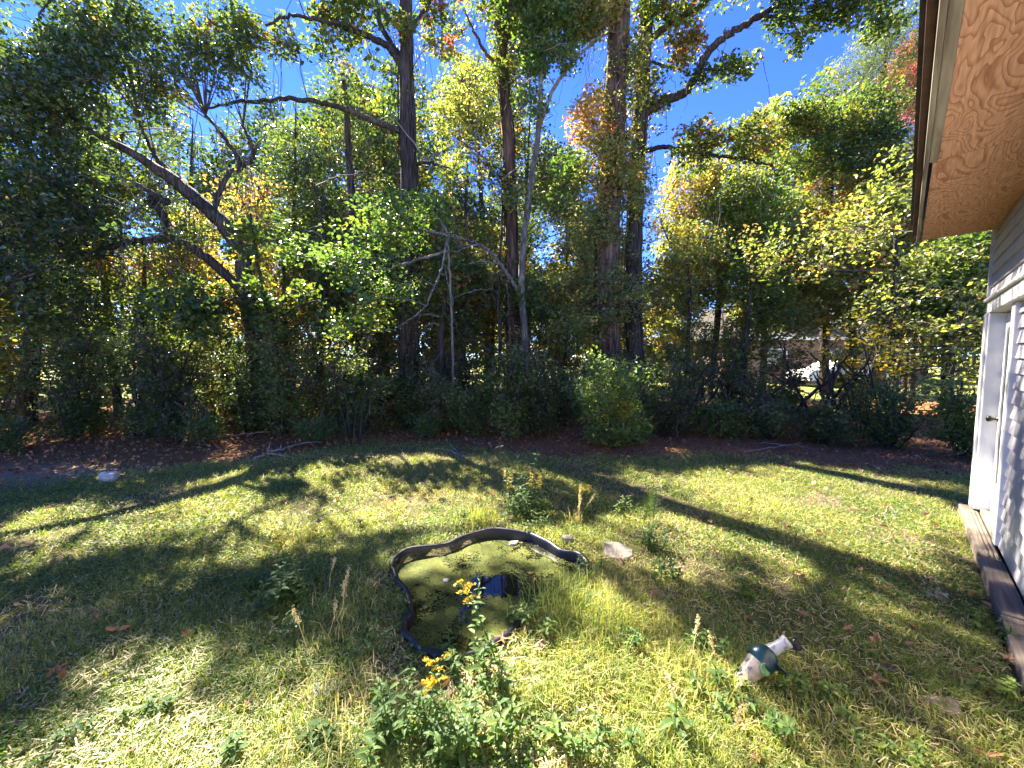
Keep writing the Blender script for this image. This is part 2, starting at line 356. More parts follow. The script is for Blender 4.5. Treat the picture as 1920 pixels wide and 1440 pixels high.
mu = N(nt, 'Mix', data_type='RGBA', blend_type='MULTIPLY'); mu.inputs[0].default_value = 1; L(r.outputs[0], mu.inputs[6]); L(r2.outputs[0], mu.inputs[7])
p = N(nt, 'BsdfPrincipled'); p.inputs['Roughness'].default_value = .75; p.inputs['Specular IOR Level'].default_value = .25; L(mu.outputs[2], p.inputs['Base Color'])
b = N(nt, 'Bump'); b.inputs['Strength'].default_value = .25; b.inputs['Distance'].default_value = .01; L(n2.outputs[0], b.inputs['Height']); L(b.outputs[0], p.inputs['Normal']); L(p.outputs[0], out.inputs[0])

house = thing('house', 'grey sided house with plywood eave and white door at right edge', 'house', (0, 0, 0))
house.rotation_euler = (0, 0, math.pi / 2 - TH)     # local x runs along the wall (s), local y = -w
def hbox(name, s0, s1, w0, w1, z0, z1, mat, parent=None, bevel=.004, top=None):
    """box in wall coordinates; top = how far the upper edge leans back (lap siding)"""
    V = []
    for z in (z0, z1):
        for s_, w_ in ((s0, w0), (s1, w0), (s1, w1), (s0, w1)):
            ww = w_ + (top if (top and z == z1 and w_ == w0) else 0)
            V.append((s_, -ww, z))
    F = [(3, 2, 1, 0), (4, 5, 6, 7), (0, 1, 5, 4), (1, 2, 6, 5), (2, 3, 7, 6), (3, 0, 4, 7)]
    V = np.array(V); c = V.mean(0)
    g = Geo().add(V, np.array(F)[:, ::-1]); me = g.mesh(name, c)
    o = new(name, me, mat, parent or house, c if parent is None else c - np.array(parent.location))
    if bevel:
        b = o.modifiers.new('bevel', 'BEVEL'); b.width = bevel; b.segments = 2; b.limit_method = 'ANGLE'
    return o
S_FAR, W_SIDE, Z_SOF, W_UP = 6.03, .591, 2.85, .546
hbox('wall_core', -4.0, S_FAR - .02, W_SIDE + .13, 6.5, .0, Z_SOF - .005, M_SIDE, bevel=0)
hbox('wall_core', -4.0, 4.86, W_SIDE + .035, W_SIDE + .13, .0, Z_SOF - .005, M_SIDE, bevel=0)
hbox('wall_core', 4.86, S_FAR - .02, W_SIDE + .035, W_SIDE + .13, 2.13, Z_SOF - .005, M_SIDE, bevel=0)
exp_ = .115
for k in range(26):                                 # lap siding, one board each course
    z0 = .1 + k * exp_; z1 = min(z0 + exp_ + .022, Z_SOF - .006)
    if z0 > Z_SOF - .04: break
    s1 = 4.84 if z0 < 2.12 else S_FAR - .03
    for sa_, sb_ in ((-4.0, 1.35 if k % 2 else 2.05), (1.352 if k % 2 else 2.052, s1)):
        hbox('siding_board', sa_, sb_, W_SIDE if z0 < 2.12 else W_UP, (W_SIDE if z0 < 2.12 else W_UP + .045) + .034, z0, z1, M_SIDE, bevel=.002, top=.02)
hbox('corner_board', S_FAR - .028, S_FAR + .012, W_UP - .012, W_SIDE + .1, 2.16, Z_SOF - .004, M_SIDE)
hbox('corner_post', 5.885, S_FAR + .02, W_SIDE - .045, W_SIDE + .125, .1, 2.03, M_TRIM, bevel=.008)
hbox('post_edge_strip', 5.93, S_FAR + .024, W_SIDE - .062, W_SIDE - .046, .1, 2.03, M_TRIM, bevel=.004)
hbox('header_trim', -4.0, S_FAR + .02, W_UP - .006, W_SIDE + .1, 2.032, 2.145, M_TRIM, bevel=.006)
hbox('header_cap', -4.0, S_FAR + .03, W_UP - .03, W_UP - .001, 2.1455, 2.17, M_TRIM, bevel=.006)
hbox('door_casing', 4.84, 4.965, W_SIDE - .02, W_SIDE + .125, .1, 2.03, M_TRIM, bevel=.006)
door = hbox('door', 4.975, 5.875, W_SIDE + .075, W_SIDE + .118, .12, 2.02, M_DOORP, bevel=.004)
for a in ((4.985, 5.105, .125, 2.015), (5.745, 5.865, .125, 2.015), (5.106, 5.744, .125, .42), (5.106, 5.744, 1.88, 2.015)):
    hbox('door_rail', a[0], a[1], W_SIDE + .058, W_SIDE + .0745, a[2], a[3], M_DOORP, door, bevel=.005)
hbox('door_glass', 5.107, 5.743, W_SIDE + .068, W_SIDE + .0745, .421, 1.879, M_GLASS, door, bevel=0)
for a in ((5.105, 5.135, .42, 1.88), (5.715, 5.745, .42, 1.88)):
    hbox('glass_bead', a[0], a[1], W_SIDE + .05, W_SIDE + .0575, a[2], a[3], M_DOORP, door, bevel=.003)
hbox('weather_strip', 5.8755, 5.8845, W_SIDE + .095, W_SIDE + .118, .12, 2.025, M_KNOB, bevel=0)
hbox('weather_strip', 4.966, 4.974, W_SIDE + .095, W_SIDE + .118, .12, 2.025, M_KNOB, bevel=0)
g = Geo(); kc = np.array([5.805, -(W_SIDE + .0), 1.02])
prof = [(.024, .058), (.024, .05), (.012, .046), (.011, .025), (.02, .018), (.028, .006), (.029, -.006), (.022, -.018), (.0, -.022)]
a = np.arange(14) * 2 * math.pi / 14
Vk = np.concatenate([np.stack([kc[0] + r_ * np.cos(a), np.full(14, kc[1] - h_), kc[2] + r_ * np.sin(a)], 1) for r_, h_ in prof])
ii = np.arange(len(prof) - 1)[:, None] * 14; jj = np.arange(14)[None]
g.add(Vk, np.stack([ii + jj, ii + (jj + 1) % 14, ii + 14 + (jj + 1) % 14, ii + 14 + jj], -1).reshape(-1, 4))
new('knob', g.mesh('knob', np.array(door.location), True), M_KNOB, door)
# sill timbers and threshold
for s0, s1, dz in ((4.52, 6.12, 0), (3.62, 4.515, .012), (1.9, 3.615, .004), (-1.5, 1.895, -.004)):
    hbox('sill_timber', s0, s1, .467 + (.004 if dz else 0), W_SIDE - .003, -.08, .075 + dz, M_TIMBER, bevel=.009)
hbox('threshold', 4.97, 5.88, W_SIDE - .001, W_SIDE + .12, .02, .112, M_TIMBER, bevel=.004)
for k in range(3): hbox('threshold_ridge', 4.6, 5.87, W_SIDE - .075 + k * .024, W_SIDE - .063 + k * .024, .0755, .083, M_TIMBER, bevel=.002)
# eave: two sheets of plywood soffit, fascia, drip edge, roof
EV = .012
hbox('soffit_panel', 3.69, S_FAR + .03, EV + .052, W_SIDE + .05, Z_SOF, Z_SOF + .014, M_PLY, bevel=.001)
hbox('soffit_panel', 1.25, 3.686, EV + .075, W_SIDE + .05, Z_SOF + .001, Z_SOF + .015, M_PLY, bevel=.001)
hbox('soffit_panel', -4, 1.246, EV + .075, W_SIDE + .05, Z_SOF, Z_SOF + .014, M_PLY, bevel=.001)
hbox('fascia_nailer', -4, 3.68, EV + .034, EV + .074, Z_SOF - .012, Z_SOF + .05, M_FASCIA)
hbox('fascia', -4, S_FAR + .03, EV + .012, EV + .0335, Z_SOF - .02, Z_SOF + .15, M_FASCIA)
hbox('drip_edge', -4, S_FAR + .005, EV - .02, EV + .0115, Z_SOF + .045, Z_SOF + .165, M_DRIP)
g = Geo()
sl = .42
Vr = np.array([(s, -w, z) for s in (-4.1, S_FAR + .06) for w, z in ((EV - .04, Z_SOF + .168), (3.6, Z_SOF + .168 + 3.6 * sl), (7.2, Z_SOF + .168), (7.2, Z_SOF + .2), (3.6, Z_SOF + .2 + 3.6 * sl), (EV - .04, Z_SOF + .2))])
g.add(Vr, [(0, 1, 7, 6), (1, 2, 8, 7), (3, 4, 10, 9), (4, 5, 11, 10), (5, 0, 6, 11), (2, 3, 9, 8)]); g.add(Vr, [(0, 5, 4, 1), (1, 4, 3, 2), (6, 7, 10, 11), (7, 8, 9, 10)])
new('roof', g.mesh('roof'), M_SHINGLE, house)
g = Geo(); z_ = Z_SOF - .005
g.add([(S_FAR - .02, -.65, z_), (S_FAR - .02, -6.5, z_), (S_FAR - .02, -3.6, z_ + 3 * sl + .15)], [(0, 1, 2)])
new('gable_wall', g.mesh('gable_wall'), M_SIDE, house)

# ------------------------------------------------------------------ garden pond
M_LINER = mat_noise('black_plastic_liner', [(.35, (.004, .004, .005)), (.7, (.014, .014, .016))], (7, 7, 7), 8, .42, .45, .1, 120)
pond = thing('garden_pond', 'black rimmed free-form garden pond covered in green duckweed', 'pond', (PC[0], PC[1], 0))
nP = len(POND); nrm = np.roll(POND, -1, 0) - np.roll(POND, 1, 0); nrm = unit(np.stack([nrm[:, 1], -nrm[:, 0], np.zeros(nP)], 1))
if ((POND[:, :2] - PC) * nrm[:, :2]).sum() < 0: nrm = -nrm
sec = [(.012, -.06), (.02, .05), (.03, .07), (.028, .085), (.012, .093), (-.006, .088), (-.012, .07), (-.018, .03), (-.03, -.06), (-.06, -.2)]
hz = .006 * np.sin(np.arange(nP) * .35) + .004 * np.sin(np.arange(nP) * .9 + 1)
wav = .006 * np.sin(np.arange(nP) * 1.3)
rings = np.stack([POND * [1, 1, 0] + nrm * (o_ + (wav[:, None] if h_ > -.1 else 0)) + np.array([0, 0, 1.]) * (h_ + (hz[:, None] if h_ > .04 else 0)) for o_, h_ in sec], 1)
k = len(sec); ii = np.arange(nP)[:, None] * k; jj = np.arange(k - 1)[None]; i2 = ((np.arange(nP) + 1) % nP)[:, None] * k
part('liner', Geo().add(rings.reshape(-1, 3), np.stack([ii + jj, i2 + jj, i2 + jj + 1, ii + jj + 1], -1).reshape(-1, 4)), M_LINER, pond, True)
M_WATER, nt, out = M('duckweed_water'); L = nt.links.new
tc = N(nt, 'TexCoord')
def nz(scale, det, dist=0):
    n = N(nt, 'TexNoise'); n.inputs['Scale'].default_value = scale; n.inputs['Detail'].default_value = det; n.inputs['Distortion'].default_value = dist; n.inputs['Roughness'].default_value = .7; L(tc.outputs['Object'], n.inputs['Vector']); return n
big, fine, mid = nz(2.6, 12, .5), nz(75, 8), nz(6, 8)
# a patch of open water towards the middle-right, as in the photo
sepx = N(nt, 'SeparateXYZ'); L(tc.outputs['Object'], sepx.inputs[0])
wp = G(925, 1105, WATER_Z) - np.array([PC[0], PC[1], 0])
vd = N(nt, 'VectorMath', operation='SUBTRACT'); L(tc.outputs['Object'], vd.inputs[0]); vd.inputs[1].default_value = tuple(wp)
vm = N(nt, 'VectorMath', operation='MULTIPLY'); L(vd.outputs[0], vm.inputs[0]); vm.inputs[1].default_value = (3.6, 4.2, 0)
ln = N(nt, 'VectorMath', operation='LENGTH'); L(vm.outputs[0], ln.inputs[0])
gs = ramp(nt, [(0, .19), (1, 0.)]); rg = N(nt, 'Math', operation='MULTIPLY_ADD'); L(mid.outputs[0], rg.inputs[0]); rg.inputs[1].default_value = 2.2; rg2 = N(nt, 'Math', operation='SUBTRACT'); L(ln.outputs['Value'], rg2.inputs[0]); rg2.inputs[1].default_value = 1.05; L(rg2.outputs[0], rg.inputs[2]); L(rg.outputs[0], gs.inputs[0])
a1 = N(nt, 'Math', operation='SUBTRACT'); L(big.outputs[0], a1.inputs[0]); L(gs.outputs[0], a1.inputs[1])
a2 = N(nt, 'Math', operation='MULTIPLY_ADD'); L(fine.outputs[0], a2.inputs[0]); a2.inputs[1].default_value = .5; L(a1.outputs[0], a2.inputs[2])
mk = ramp(nt, [(.698, 0.), (.712, 1.)]); L(a2.outputs[0], mk.inputs[0])
dw = ramp(nt, [(.36, (.01, .018, .006)), (.47, (.036, .05, .008)), (.55, (.075, .088, .012)), (.68, (.135, .135, .022))]); 
a3 = N(nt, 'Math', operation='MULTIPLY_ADD'); L(fine.outputs[0], a3.inputs[0]); a3.inputs[1].default_value = .55; 
a4 = N(nt, 'Math', operation='MULTIPLY'); L(mid.outputs[0], a4.inputs[0]); a4.inputs[1].default_value = .5; L(a4.outputs[0], a3.inputs[2]); L(a3.outputs[0], dw.inputs[0])
pw = N(nt, 'BsdfPrincipled'); pw.inputs['Base Color'].default_value = (.008, .009, .006, 1); pw.inputs['Roughness'].default_value = .03; pw.inputs['IOR'].default_value = 1.33; pw.inputs['Specular IOR Level'].default_value = .5
pd = N(nt, 'BsdfPrincipled'); pd.inputs['Roughness'].default_value = .75; pd.inputs['Specular IOR Level'].default_value = .15; L(dw.outputs[0], pd.inputs['Base Color'])
bp = N(nt, 'Bump'); bp.inputs['Strength'].default_value = .5; bp.inputs['Distance'].default_value = .006; L(fine.outputs[0], bp.inputs['Height']); L(bp.outputs[0], pd.inputs['Normal'])
mx = N(nt, 'MixShader'); L(mk.outputs[0], mx.inputs[0]); L(pw.outputs[0], mx.inputs[1]); L(pd.outputs[0], mx.inputs[2]); L(mx.outputs[0], out.inputs[0])
inner = POND * [1, 1, 0] - nrm * .022 + np.array([0, 0, WATER_Z])
gw = Geo().add(np.vstack([inner, [PC[0], PC[1], WATER_Z]]), np.stack([np.arange(nP), (np.arange(nP) + 1) % nP, np.full(nP, nP)], 1))
wo = part('water', gw, M_WATER, pond); wo['label'] = 'duckweed film over dark water'

# ------------------------------------------------------------------ light and sky gaps used when the crowns are laid out
SKYGAP = [
 ([(1329, 29), (1366, 47), (1417, 36), (1446, 29), (1440, 70), (1475, 84), (1490, 109), (1508, 106), (1512, 73), (1548, 55), (1585, 55), (1632, 26), (1620, 55), (1599, 73), (1585, 106), (1570, 124), (1541, 128), (1512, 157), (1482, 175), (1446, 204), (1435, 175), (1391, 190), (1384, 211), (1340, 226), (1300, 226), (1275, 241), (1256, 266), (1231, 262), (1231, 233), (1256, 211), (1293, 182), (1330, 171), (1373, 168), (1417, 135), (1424, 109), (1399, 98), (1366, 106), (1348, 88)], 1.0),
 ([(1052, 153), (1089, 120), (1110, 95), (1140, 73), (1143, 120), (1136, 157), (1103, 168), (1074, 190), (1070, 233), (1052, 270), (1030, 262), (1030, 182)], .97),
 ([(1000, 380), (1060, 420), (1090, 500), (1040, 520), (1000, 500), (990, 440)], .8),
 ([(1212, 270), (1260, 285), (1262, 330), (1235, 345), (1212, 330)], .9), ([(0, 0), (80, 0), (95, 55), (60, 75), (30, 75), (0, 60)], .95),
 ([(340, 225), (425, 230), (440, 300), (380, 330), (350, 280)], .65), ([(225, 395), (300, 390), (310, 470), (240, 470)], .75), ([(400, 425), (445, 440), (440, 500), (405, 480)], .85),
 ([(865, 20), (925, 10), (930, 90), (880, 110)], .7), ([(785, 300), (830, 290), (850, 370), (800, 380)], .7), ([(570, 30), (620, 50), (600, 110), (560, 80)], .6),
 ([(1480, 255), (1520, 255), (1530, 290), (1490, 290)], .9), ([(1550, 345), (1590, 350), (1580, 370), (1550, 368)], .9), ([(970, 150), (1000, 150), (1005, 260), (980, 280)], .6),
]
LIT = [([(280, 950), (430, 880), (560, 862), (700, 845), (860, 852), (960, 870), (1200, 890), (1180, 950), (930, 945), (820, 975), (640, 965), (520, 1000), (330, 1000)], 1.22),
 ([(0, 960), (160, 935), (340, 955), (330, 1000), (150, 1060), (0, 1110)], 1.15), ([(640, 1010), (760, 960), (960, 945), (1200, 960), (1230, 1010), (1100, 1060), (960, 1040), (780, 1030)], 1.12),
 ([(1180, 900), (1480, 860), (1650, 890), (1800, 960), (1850, 1120), (1700, 1130), (1400, 1060), (1230, 1010)], 1.2), ([(740, 1050), (1100, 1030), (1000, 1250), (780, 1240)], .62),
 ([(1000, 1200), (1300, 1150), (1500, 1440), (980, 1440)], .68), ([(1500, 1250), (1850, 1200), (1900, 1440), (1550, 1420)], .85), ([(330, 1360), (700, 1300), (700, 1440), (250, 1440)], .62), ([(1230, 1080), (1700, 1130), (1850, 1220), (1500, 1250), (1250, 1180)], .5)]
LIT.append(([(-200, 1000), (330, 890), (700, 845), (1250, 870), (1700, 890), (2100, 1100), (2300, 1500), (-400, 1500)], .64))
SHADE = [tuple(G(x, y)[:2]) for x, y in [(-300, 1130), (180, 1070), (350, 1010), (600, 1050), (730, 1110), (700, 1290), (330, 1350), (0, 1440), (-300, 1440)]]
LITG = [([tuple(G(x, y)[:2]) for x, y in poly], pr) for poly, pr in LIT]
MIRROR = []
for a in ((893, 1128), (905, 1112), (948, 1092)):
    w0 = G(*a, WATER_Z); d_ = w0 - np.array([0, 0, CAMH]); d_[2] = -d_[2]; MIRROR.append((w0, d_ / np.linalg.norm(d_)))
def keep(C, strength=1.0):
    """drop leaf clusters that would close the sky gaps or shade the sunny patches"""
    q = proj(C); u = R.random(len(C)); k = np.ones(len(C), bool)
    for poly, pr in SKYGAP: k &= ~(inpoly(q, poly) & (u < pr * strength))
    g2 = C[:, :2] - SUNV[None, :2] / SUNV[2] * C[:, 2:3]
    u = .22 * R.random(len(C)) + .78 * np.clip((fbm(g2[:, 0] + 50, g2[:, 1] + 21, 2.1) - .24) / .52, 0, 1)     # gaps that hold together as shafts of sun
    u = u + .14 * inpoly(g2, SHADE)
    for poly, pr in LITG: k &= ~(inpoly(g2, poly) & (u < pr * .78 * strength))
    for w0, d_ in MIRROR:
        v = C - w0; tt = v @ d_; off = np.linalg.norm(v - tt[:, None] * d_, axis=1); k &= ~((tt > 0) & (off < .15 + .06 * tt) & (R.random(len(C)) < .93))
    # sunlight reaching the house wall
    n_ = HR; t = (C @ n_ - W_SIDE) / (SUNV @ n_); H = C - SUNV[None] * t[:, None]
    s_ = H @ HD; k &= ~((t > 0) & (s_ > 2.0) & (s_ < 6.2) & (H[:, 2] > 0) & (H[:, 2] < 2.6) & (R.random(len(C)) < .8 * strength))
    return k

LEAFCOUNT = [0]
def clusters(gl, gt, centers, skel, lsize, per, crad, tmean, tvar, flat=.7, hub=True, up=.5, twr=.008, droop=.25, aspect=.62):
    """leaf clusters on twigs: skel -> hubs -> clusters -> leaves"""
    n = len(centers)
    if n == 0: return
    if hub and skel is not None and len(skel):
        nh = max(1, n // 9); hubs = centers[R.choice(n, nh, replace=False)]
        d2 = ((hubs[:, None] - skel[None]) ** 2).sum(2) + 3.0 * np.maximum(0, skel[None, :, 2] - hubs[:, None, 2]) ** 2
        A = skel[d2.argmin(1)]
        mid = (A + hubs) / 2 + R.normal(0, .12, hubs.shape) + np.array([0, 0, .12])
        ln_ = np.linalg.norm(hubs - A, axis=1); rr = np.clip(.007 + .008 * ln_, .006, .035)
        sticks(gt, A, mid, rr, rr * .75, .4); sticks(gt, mid, hubs, rr * .75, rr * .45, .4)
        d2 = ((centers[:, None] - hubs[None]) ** 2).sum(2); Hn = hubs[d2.argmin(1)]
        sticks(gt, Hn, centers, twr, twr * .5, .6)
    k = R.poisson(per, n); idx = np.repeat(np.arange(n), k); crad = np.broadcast_to(crad, (n,))
    vv = R.normal(0, 1, (len(idx), 3)); vv *= np.minimum(1, 1.7 / (np.linalg.norm(vv, axis=1, keepdims=True) + 1e-6))
    C = centers[idx] + vv * np.array([1, 1, flat]) * (crad[idx] * .55)[:, None]
    ct = tmean + R.normal(0, tvar, n)
    leaves(gl, C, lsize * R.uniform(.6, 1.25, len(C)), np.clip(ct[idx] + R.normal(0, .13, len(C)), 0, 1), up=up, droop=droop, aspect=aspect)
    LEAFCOUNT[0] += len(C)
def ellipsoid(n, c, r):
    v = unit(R.normal(0, 1, (n, 3))) * (R.random((n, 1)) ** (1 / 2.4)); return np.asarray(c) + v * np.asarray(r)
def fill(gl, gt, c, r, L_, skel, lsize=.1, per=34, crad=.27, tmean=.4, tvar=.16, strength=1.0, **kw):
    nleaf = L_ * math.pi * r[0] * r[2] / (.17 * lsize * lsize); n = max(3, int(nleaf / per))
    C = ellipsoid(n, c, r); C = C[C[:, 2] > .15]; C = C[keep(C, strength)]
    clusters(gl, gt, C, skel, lsize, per, crad, tmean, tvar, **kw)
def px_ell(e):
    cx, cy, rx, ry, Y_ = e[:5]; c = P(cx, cy, Y_); k = Y_ / FPX
    return c, np.array([rx * k, e[5] if len(e) > 5 and e[5] else max(.6, .7 * min(rx, ry) * k + .3), ry * k])

def tree(name, label, trunk, limbs, crowns, leaf, bark, group=None, cat='tree', lsize=.1, vine=None, tmean=.4, hang=0, sides=14, per=34, crad=.27, bark_limb=None, rough=.12, deads=0, dens=2.1, **kw):
    """trunk and limbs: lists of (px, py, Y, radius in metres); crowns: (px, py, rx, ry, Y, depth, leaf layers, tint)"""
    pts = [P(a[0], a[1], a[2]) for a in trunk]; rr = [a[3] for a in trunk]
    b0 = pts[0].copy(); b0[2] = gz(b0[0], b0[1]) - .1
    if pts[0][2] > .4: pts = [b0] + pts; rr = [rr[0] * 1.25] + rr
    else: b0 = pts[0].copy()
    base = np.array([b0[0], b0[1], float(gz(b0[0], b0[1]))])
    t = thing(name, label, cat, base, group)
    g = Geo(); sk = [tube(g, pts, rr, 40, sides, rough, .5, .012)]; part('trunk', g, MB[bark], t, True)
    for lm in limbs:
        g = Geo(); q = [P(*a[:3]) for a in lm]
        sk.append(tube(g, q, [a[3] for a in lm], 8 * len(q), 8, rough, .5, .02)); part('limb', g, MB[bark_limb or bark], t, True)
    skel = np.concatenate(sk); gl = Geo(); gt = Geo()
    for e in crowns:
        c, r = px_ell(e); fill(gl, gt, c, r, (e[6] if len(e) > 6 else 1.0) * dens, skel, lsize=lsize * 1.12, per=per, crad=crad, tmean=e[7] if len(e) > 7 else tmean, **kw)
    part('crown', gl, ML[leaf], t); tw = part('twigs', gt, MB['twig'], t)
    if tw: tw['kind'] = 'stuff'
    if vine:                                          # climbing vines: leaves and stems hugging the trunk
        gv = Geo(); gs_ = Geo()
        for z0, z1, den, spread in vine:
            s_ = sk[0]; s_ = s_[(s_[:, 2] > z0) & (s_[:, 2] < z1)]
            if len(s_) < 2: continue
            n_ = int(den * (z1 - z0)); j = R.integers(0, len(s_), n_)
            C = s_[j] + unit(R.normal(0, 1, (n_, 3)) * [1, 1, .3]) * R.uniform(.15, spread, (n_, 1)) + R.normal(0, .08, (n_, 3))
            C = C[keep(C, .6)]
            clusters(gv, gs_, C, None, .085, 16, .2, .5, .2, hub=False)
            for q in range(7):
                a0 = R.uniform(0, 6.28); zz = s_[::3]
                rr_ = np.interp(np.arange(len(zz)), [0, len(zz)], [1.12, 1.1]) * np.interp(zz[:, 2], [p_[2] for p_ in pts], rr)
                an = a0 + np.cumsum(R.normal(0, .35, len(zz)))
                if len(zz) > 2: tube(gs_, zz + np.stack([np.cos(an) * rr_, np.sin(an) * rr_, 0 * an], 1), .012, len(zz) * 3, 4, 0, .5, .01)
        part('vine_leaves', gv, ML['vine'], t); o = part('vine_stems', gs_, MB['brown'], t)
        if o: o['kind'] = 'stuff'
    if hang:                                          # hanging bare vines
        gh = Geo()
        for q in range(hang):
            a = skel[R.integers(len(skel) // 3, len(skel))] + R.normal(0, .25, 3); ln_ = R.uniform(.8, 3)
            tube(gh, [a, a + [R.normal(0, .22), R.normal(0, .22), -ln_ * .5], a + [R.normal(0, .3), R.normal(0, .3), -ln_]], [.008, .006, .003], 12, 3, 0, .5, .035)
        part('hanging_vines', gh, MB['twig'], t)['kind'] = 'stuff'
    if deads:
        gh = Geo()
        for q in range(deads):
            a = skel[R.integers(len(skel) // 4, len(skel))]; d = unit(R.normal(0, 1, 3) * [1, .7, .5]) * R.uniform(.5, 1.5)
            tube(gh, [a, a + d * .5 + [0, 0, .1], a + d + R.normal(0, .15, 3)], [.018, .011, .004], 10, 4, 0, .5, .02)
        part('dead_twigs', gh, MB['dead'], t)['kind'] = 'stuff'
    return t

# ------------------------------------------------------------------ the trees of the belt
tree('oak_tree', 'dark gnarled oak with twisting trunk and glossy leaves at left', [(482, 720, 8.6, .200), (478, 640, 8.6, .170), (462, 555, 8.6, .163), (452, 480, 8.6, .155), (425, 430, 8.5, .148), (398, 400, 8.4, .141), (340, 352, 8.2, .126), (270, 300, 8, .089), (180, 250, 7.9, .052), (90, 190, 7.8, .022)],
     [[(470, 560, 8.6, .111), (395, 490, 8.4, .104), (345, 458, 8.2, .096), (310, 448, 8.1, .081), (240, 455, 7.9, .059), (165, 475, 7.7, .048), (90, 450, 7.5, .037), (-20, 455, 7.3, .022)],
      [(318, 450, 8.1, .074), (305, 405, 8, .067), (285, 372, 7.9, .067), (312, 378, 7.9, .052), (250, 345, 7.7, .037)],
      [(398, 402, 8.4, .067), (425, 330, 8.7, .052), (452, 310, 8.8, .059), (415, 250, 8.9, .044), (385, 215, 9, .022)],
      [(455, 315, 8.8, .052), (475, 285, 8.9, .044), (455, 235, 9, .022)], [(340, 352, 8.2, .067), (290, 290, 8.4, .044), (262, 230, 8.5, .022)]],
     [(110, 230, 180, 140, 7.8, 1.2, 1.3, .3), (290, 170, 170, 120, 8.4, 1.2, 1.2, .38), (110, 400, 150, 90, 7.4, 1, 1.2, .25), (350, 330, 110, 80, 8.8, .8, .6, .45), (490, 250, 100, 110, 9, 1, .9, .35), (40, 550, 120, 80, 7.2, 1, 1.0, .4),
      (420, 80, 130, 80, 9.2, 1, 1.0, .42), (190, 60, 150, 70, 8.2, 1, 1.1, .4), (450, 420, 90, 70, 9.2, .7, .7, .45), (30, 120, 90, 80, 8, 1, .9, .35), (250, 500, 130, 60, 9.4, .7, .6, .7), (340, 420, 110, 60, 7.8, .5, .5, .4), (240, 330, 110, 70, 7.4, .6, .6, .45), (440, 340, 70, 70, 8.2, .5, .6, .4), (470, 170, 110, 70, 9.4, .8, .9, .45)],
     'oak', 'oak', lsize=.085, hang=60, deads=26, dens=2.1)
tree('sweetgum_tree', 'tall dark straight trunk left of centre with yellowing sweetgum leaves', [(766, 765, 9.4, .25), (768, 600, 9.4, .215), (772, 450, 9.4, .21), (766, 300, 9.4, .2), (762, 150, 9.4, .17), (760, 20, 9.4, .15), (757, -160, 9.4, .12), (752, -420, 9.5, .04)],
     [[(760, 145, 9.4, .09), (735, 95, 9.3, .075), (690, 68, 9.1, .06), (630, 45, 8.9, .05), (560, 30, 8.7, .035), (500, 45, 8.5, .02)], [(766, 252, 9.4, .08), (690, 222, 9.2, .065), (635, 200, 9, .055), (560, 187, 8.8, .05), (470, 190, 8.6, .04), (380, 203, 8.5, .02)],
      [(772, 130, 9.4, .05), (720, 60, 9.6, .06), (705, 0, 9.7, .05), (690, -90, 9.8, .03)], [(770, 310, 9.4, .04), (800, 305, 9.2, .03), (840, 315, 9, .02)], [(770, 60, 9.4, .06), (820, -20, 9.6, .04), (880, -120, 9.7, .02)]],
     [(520, 90, 130, 70, 8.8, .9, .9, .5), (660, 40, 110, 70, 9.2, 1, .9, .5), (700, 190, 90, 80, 9.6, .9, .9, .45), (820, 110, 90, 100, 9.6, 1, 1.1, .62), (630, 330, 110, 80, 9.8, .9, 1.0, .4), (810, 270, 70, 90, 9.9, .8, .8, .5), (860, 480, 70, 80, 10, .8, .8, .6),
      (560, 240, 90, 70, 9, .7, .7, .4), (620, -60, 140, 90, 9, 1, .6, .5), (830, -80, 120, 90, 9.5, 1, .6, .5), (590, 420, 90, 70, 9.8, .7, .8, .45), (860, 40, 80, 60, 9.9, .8, 1.1, .6), (840, 380, 60, 60, 10.2, .6, .8, .5), (750, 250, 60, 70, 10.2, .6, .8, .4), (730, 10, 90, 50, 9.6, .8, .8, .5)],
     'gum', 'oak', lsize=.11, vine=[(1.2, 9, 30, .42)], hang=60, deads=14)
tree('snag_tree', 'vine smothered leaning stem left of the dark straight trunk', [(680, 760, 10.2, .12), (672, 560, 10.2, .1), (660, 380, 10.2, .09), (650, 230, 10.1, .07), (645, 150, 10, .04)], [],
     [(640, 170, 50, 60, 10, .6, 2.0, .35), (655, 130, 55, 30, 10, .5, 1.4, .75), (630, 250, 60, 60, 10.1, .5, 1.2, .3), (660, 360, 70, 80, 10.3, .6, .9, .3)], 'vine', 'oak', lsize=.07, hang=40)
tree('pine_tree', 'slim reddish pine trunk wrapped in vines near the centre', [(962, 690, 11, .2), (960, 560, 11, .175), (958, 420, 11, .17), (953, 280, 11, .165), (945, 150, 11, .155), (936, 20, 11, .14), (925, -150, 11, .11), (915, -380, 11, .05)],
     [[(945, 140, 11, .05), (905, 90, 10.8, .04), (870, 20, 10.6, .02)], [(955, 330, 11, .035), (900, 290, 10.9, .025), (860, 260, 10.8, .015)]],
     [(965, 55, 80, 60, 11, .8, 1.0, .6), (925, 160, 45, 50, 10.8, .6, .9, .5), (880, 300, 50, 60, 10.9, .6, .9, .5), (960, 300, 40, 70, 10.8, .5, .8, .5), (880, 390, 60, 50, 11, .6, .8, .5), (900, 560, 80, 60, 11.5, .8, .8, .65), (910, -80, 120, 80, 11, 1, .6, .5), (900, 210, 70, 60, 11.2, .7, .8, .5), (960, 0, 90, 50, 11, .8, 1.0, .55), (905, 440, 60, 60, 11.3, .7, .7, .55)],
     'gum', 'pine', lsize=.1, vine=[(2.2, 10, 26, .45)], hang=40, deads=10)
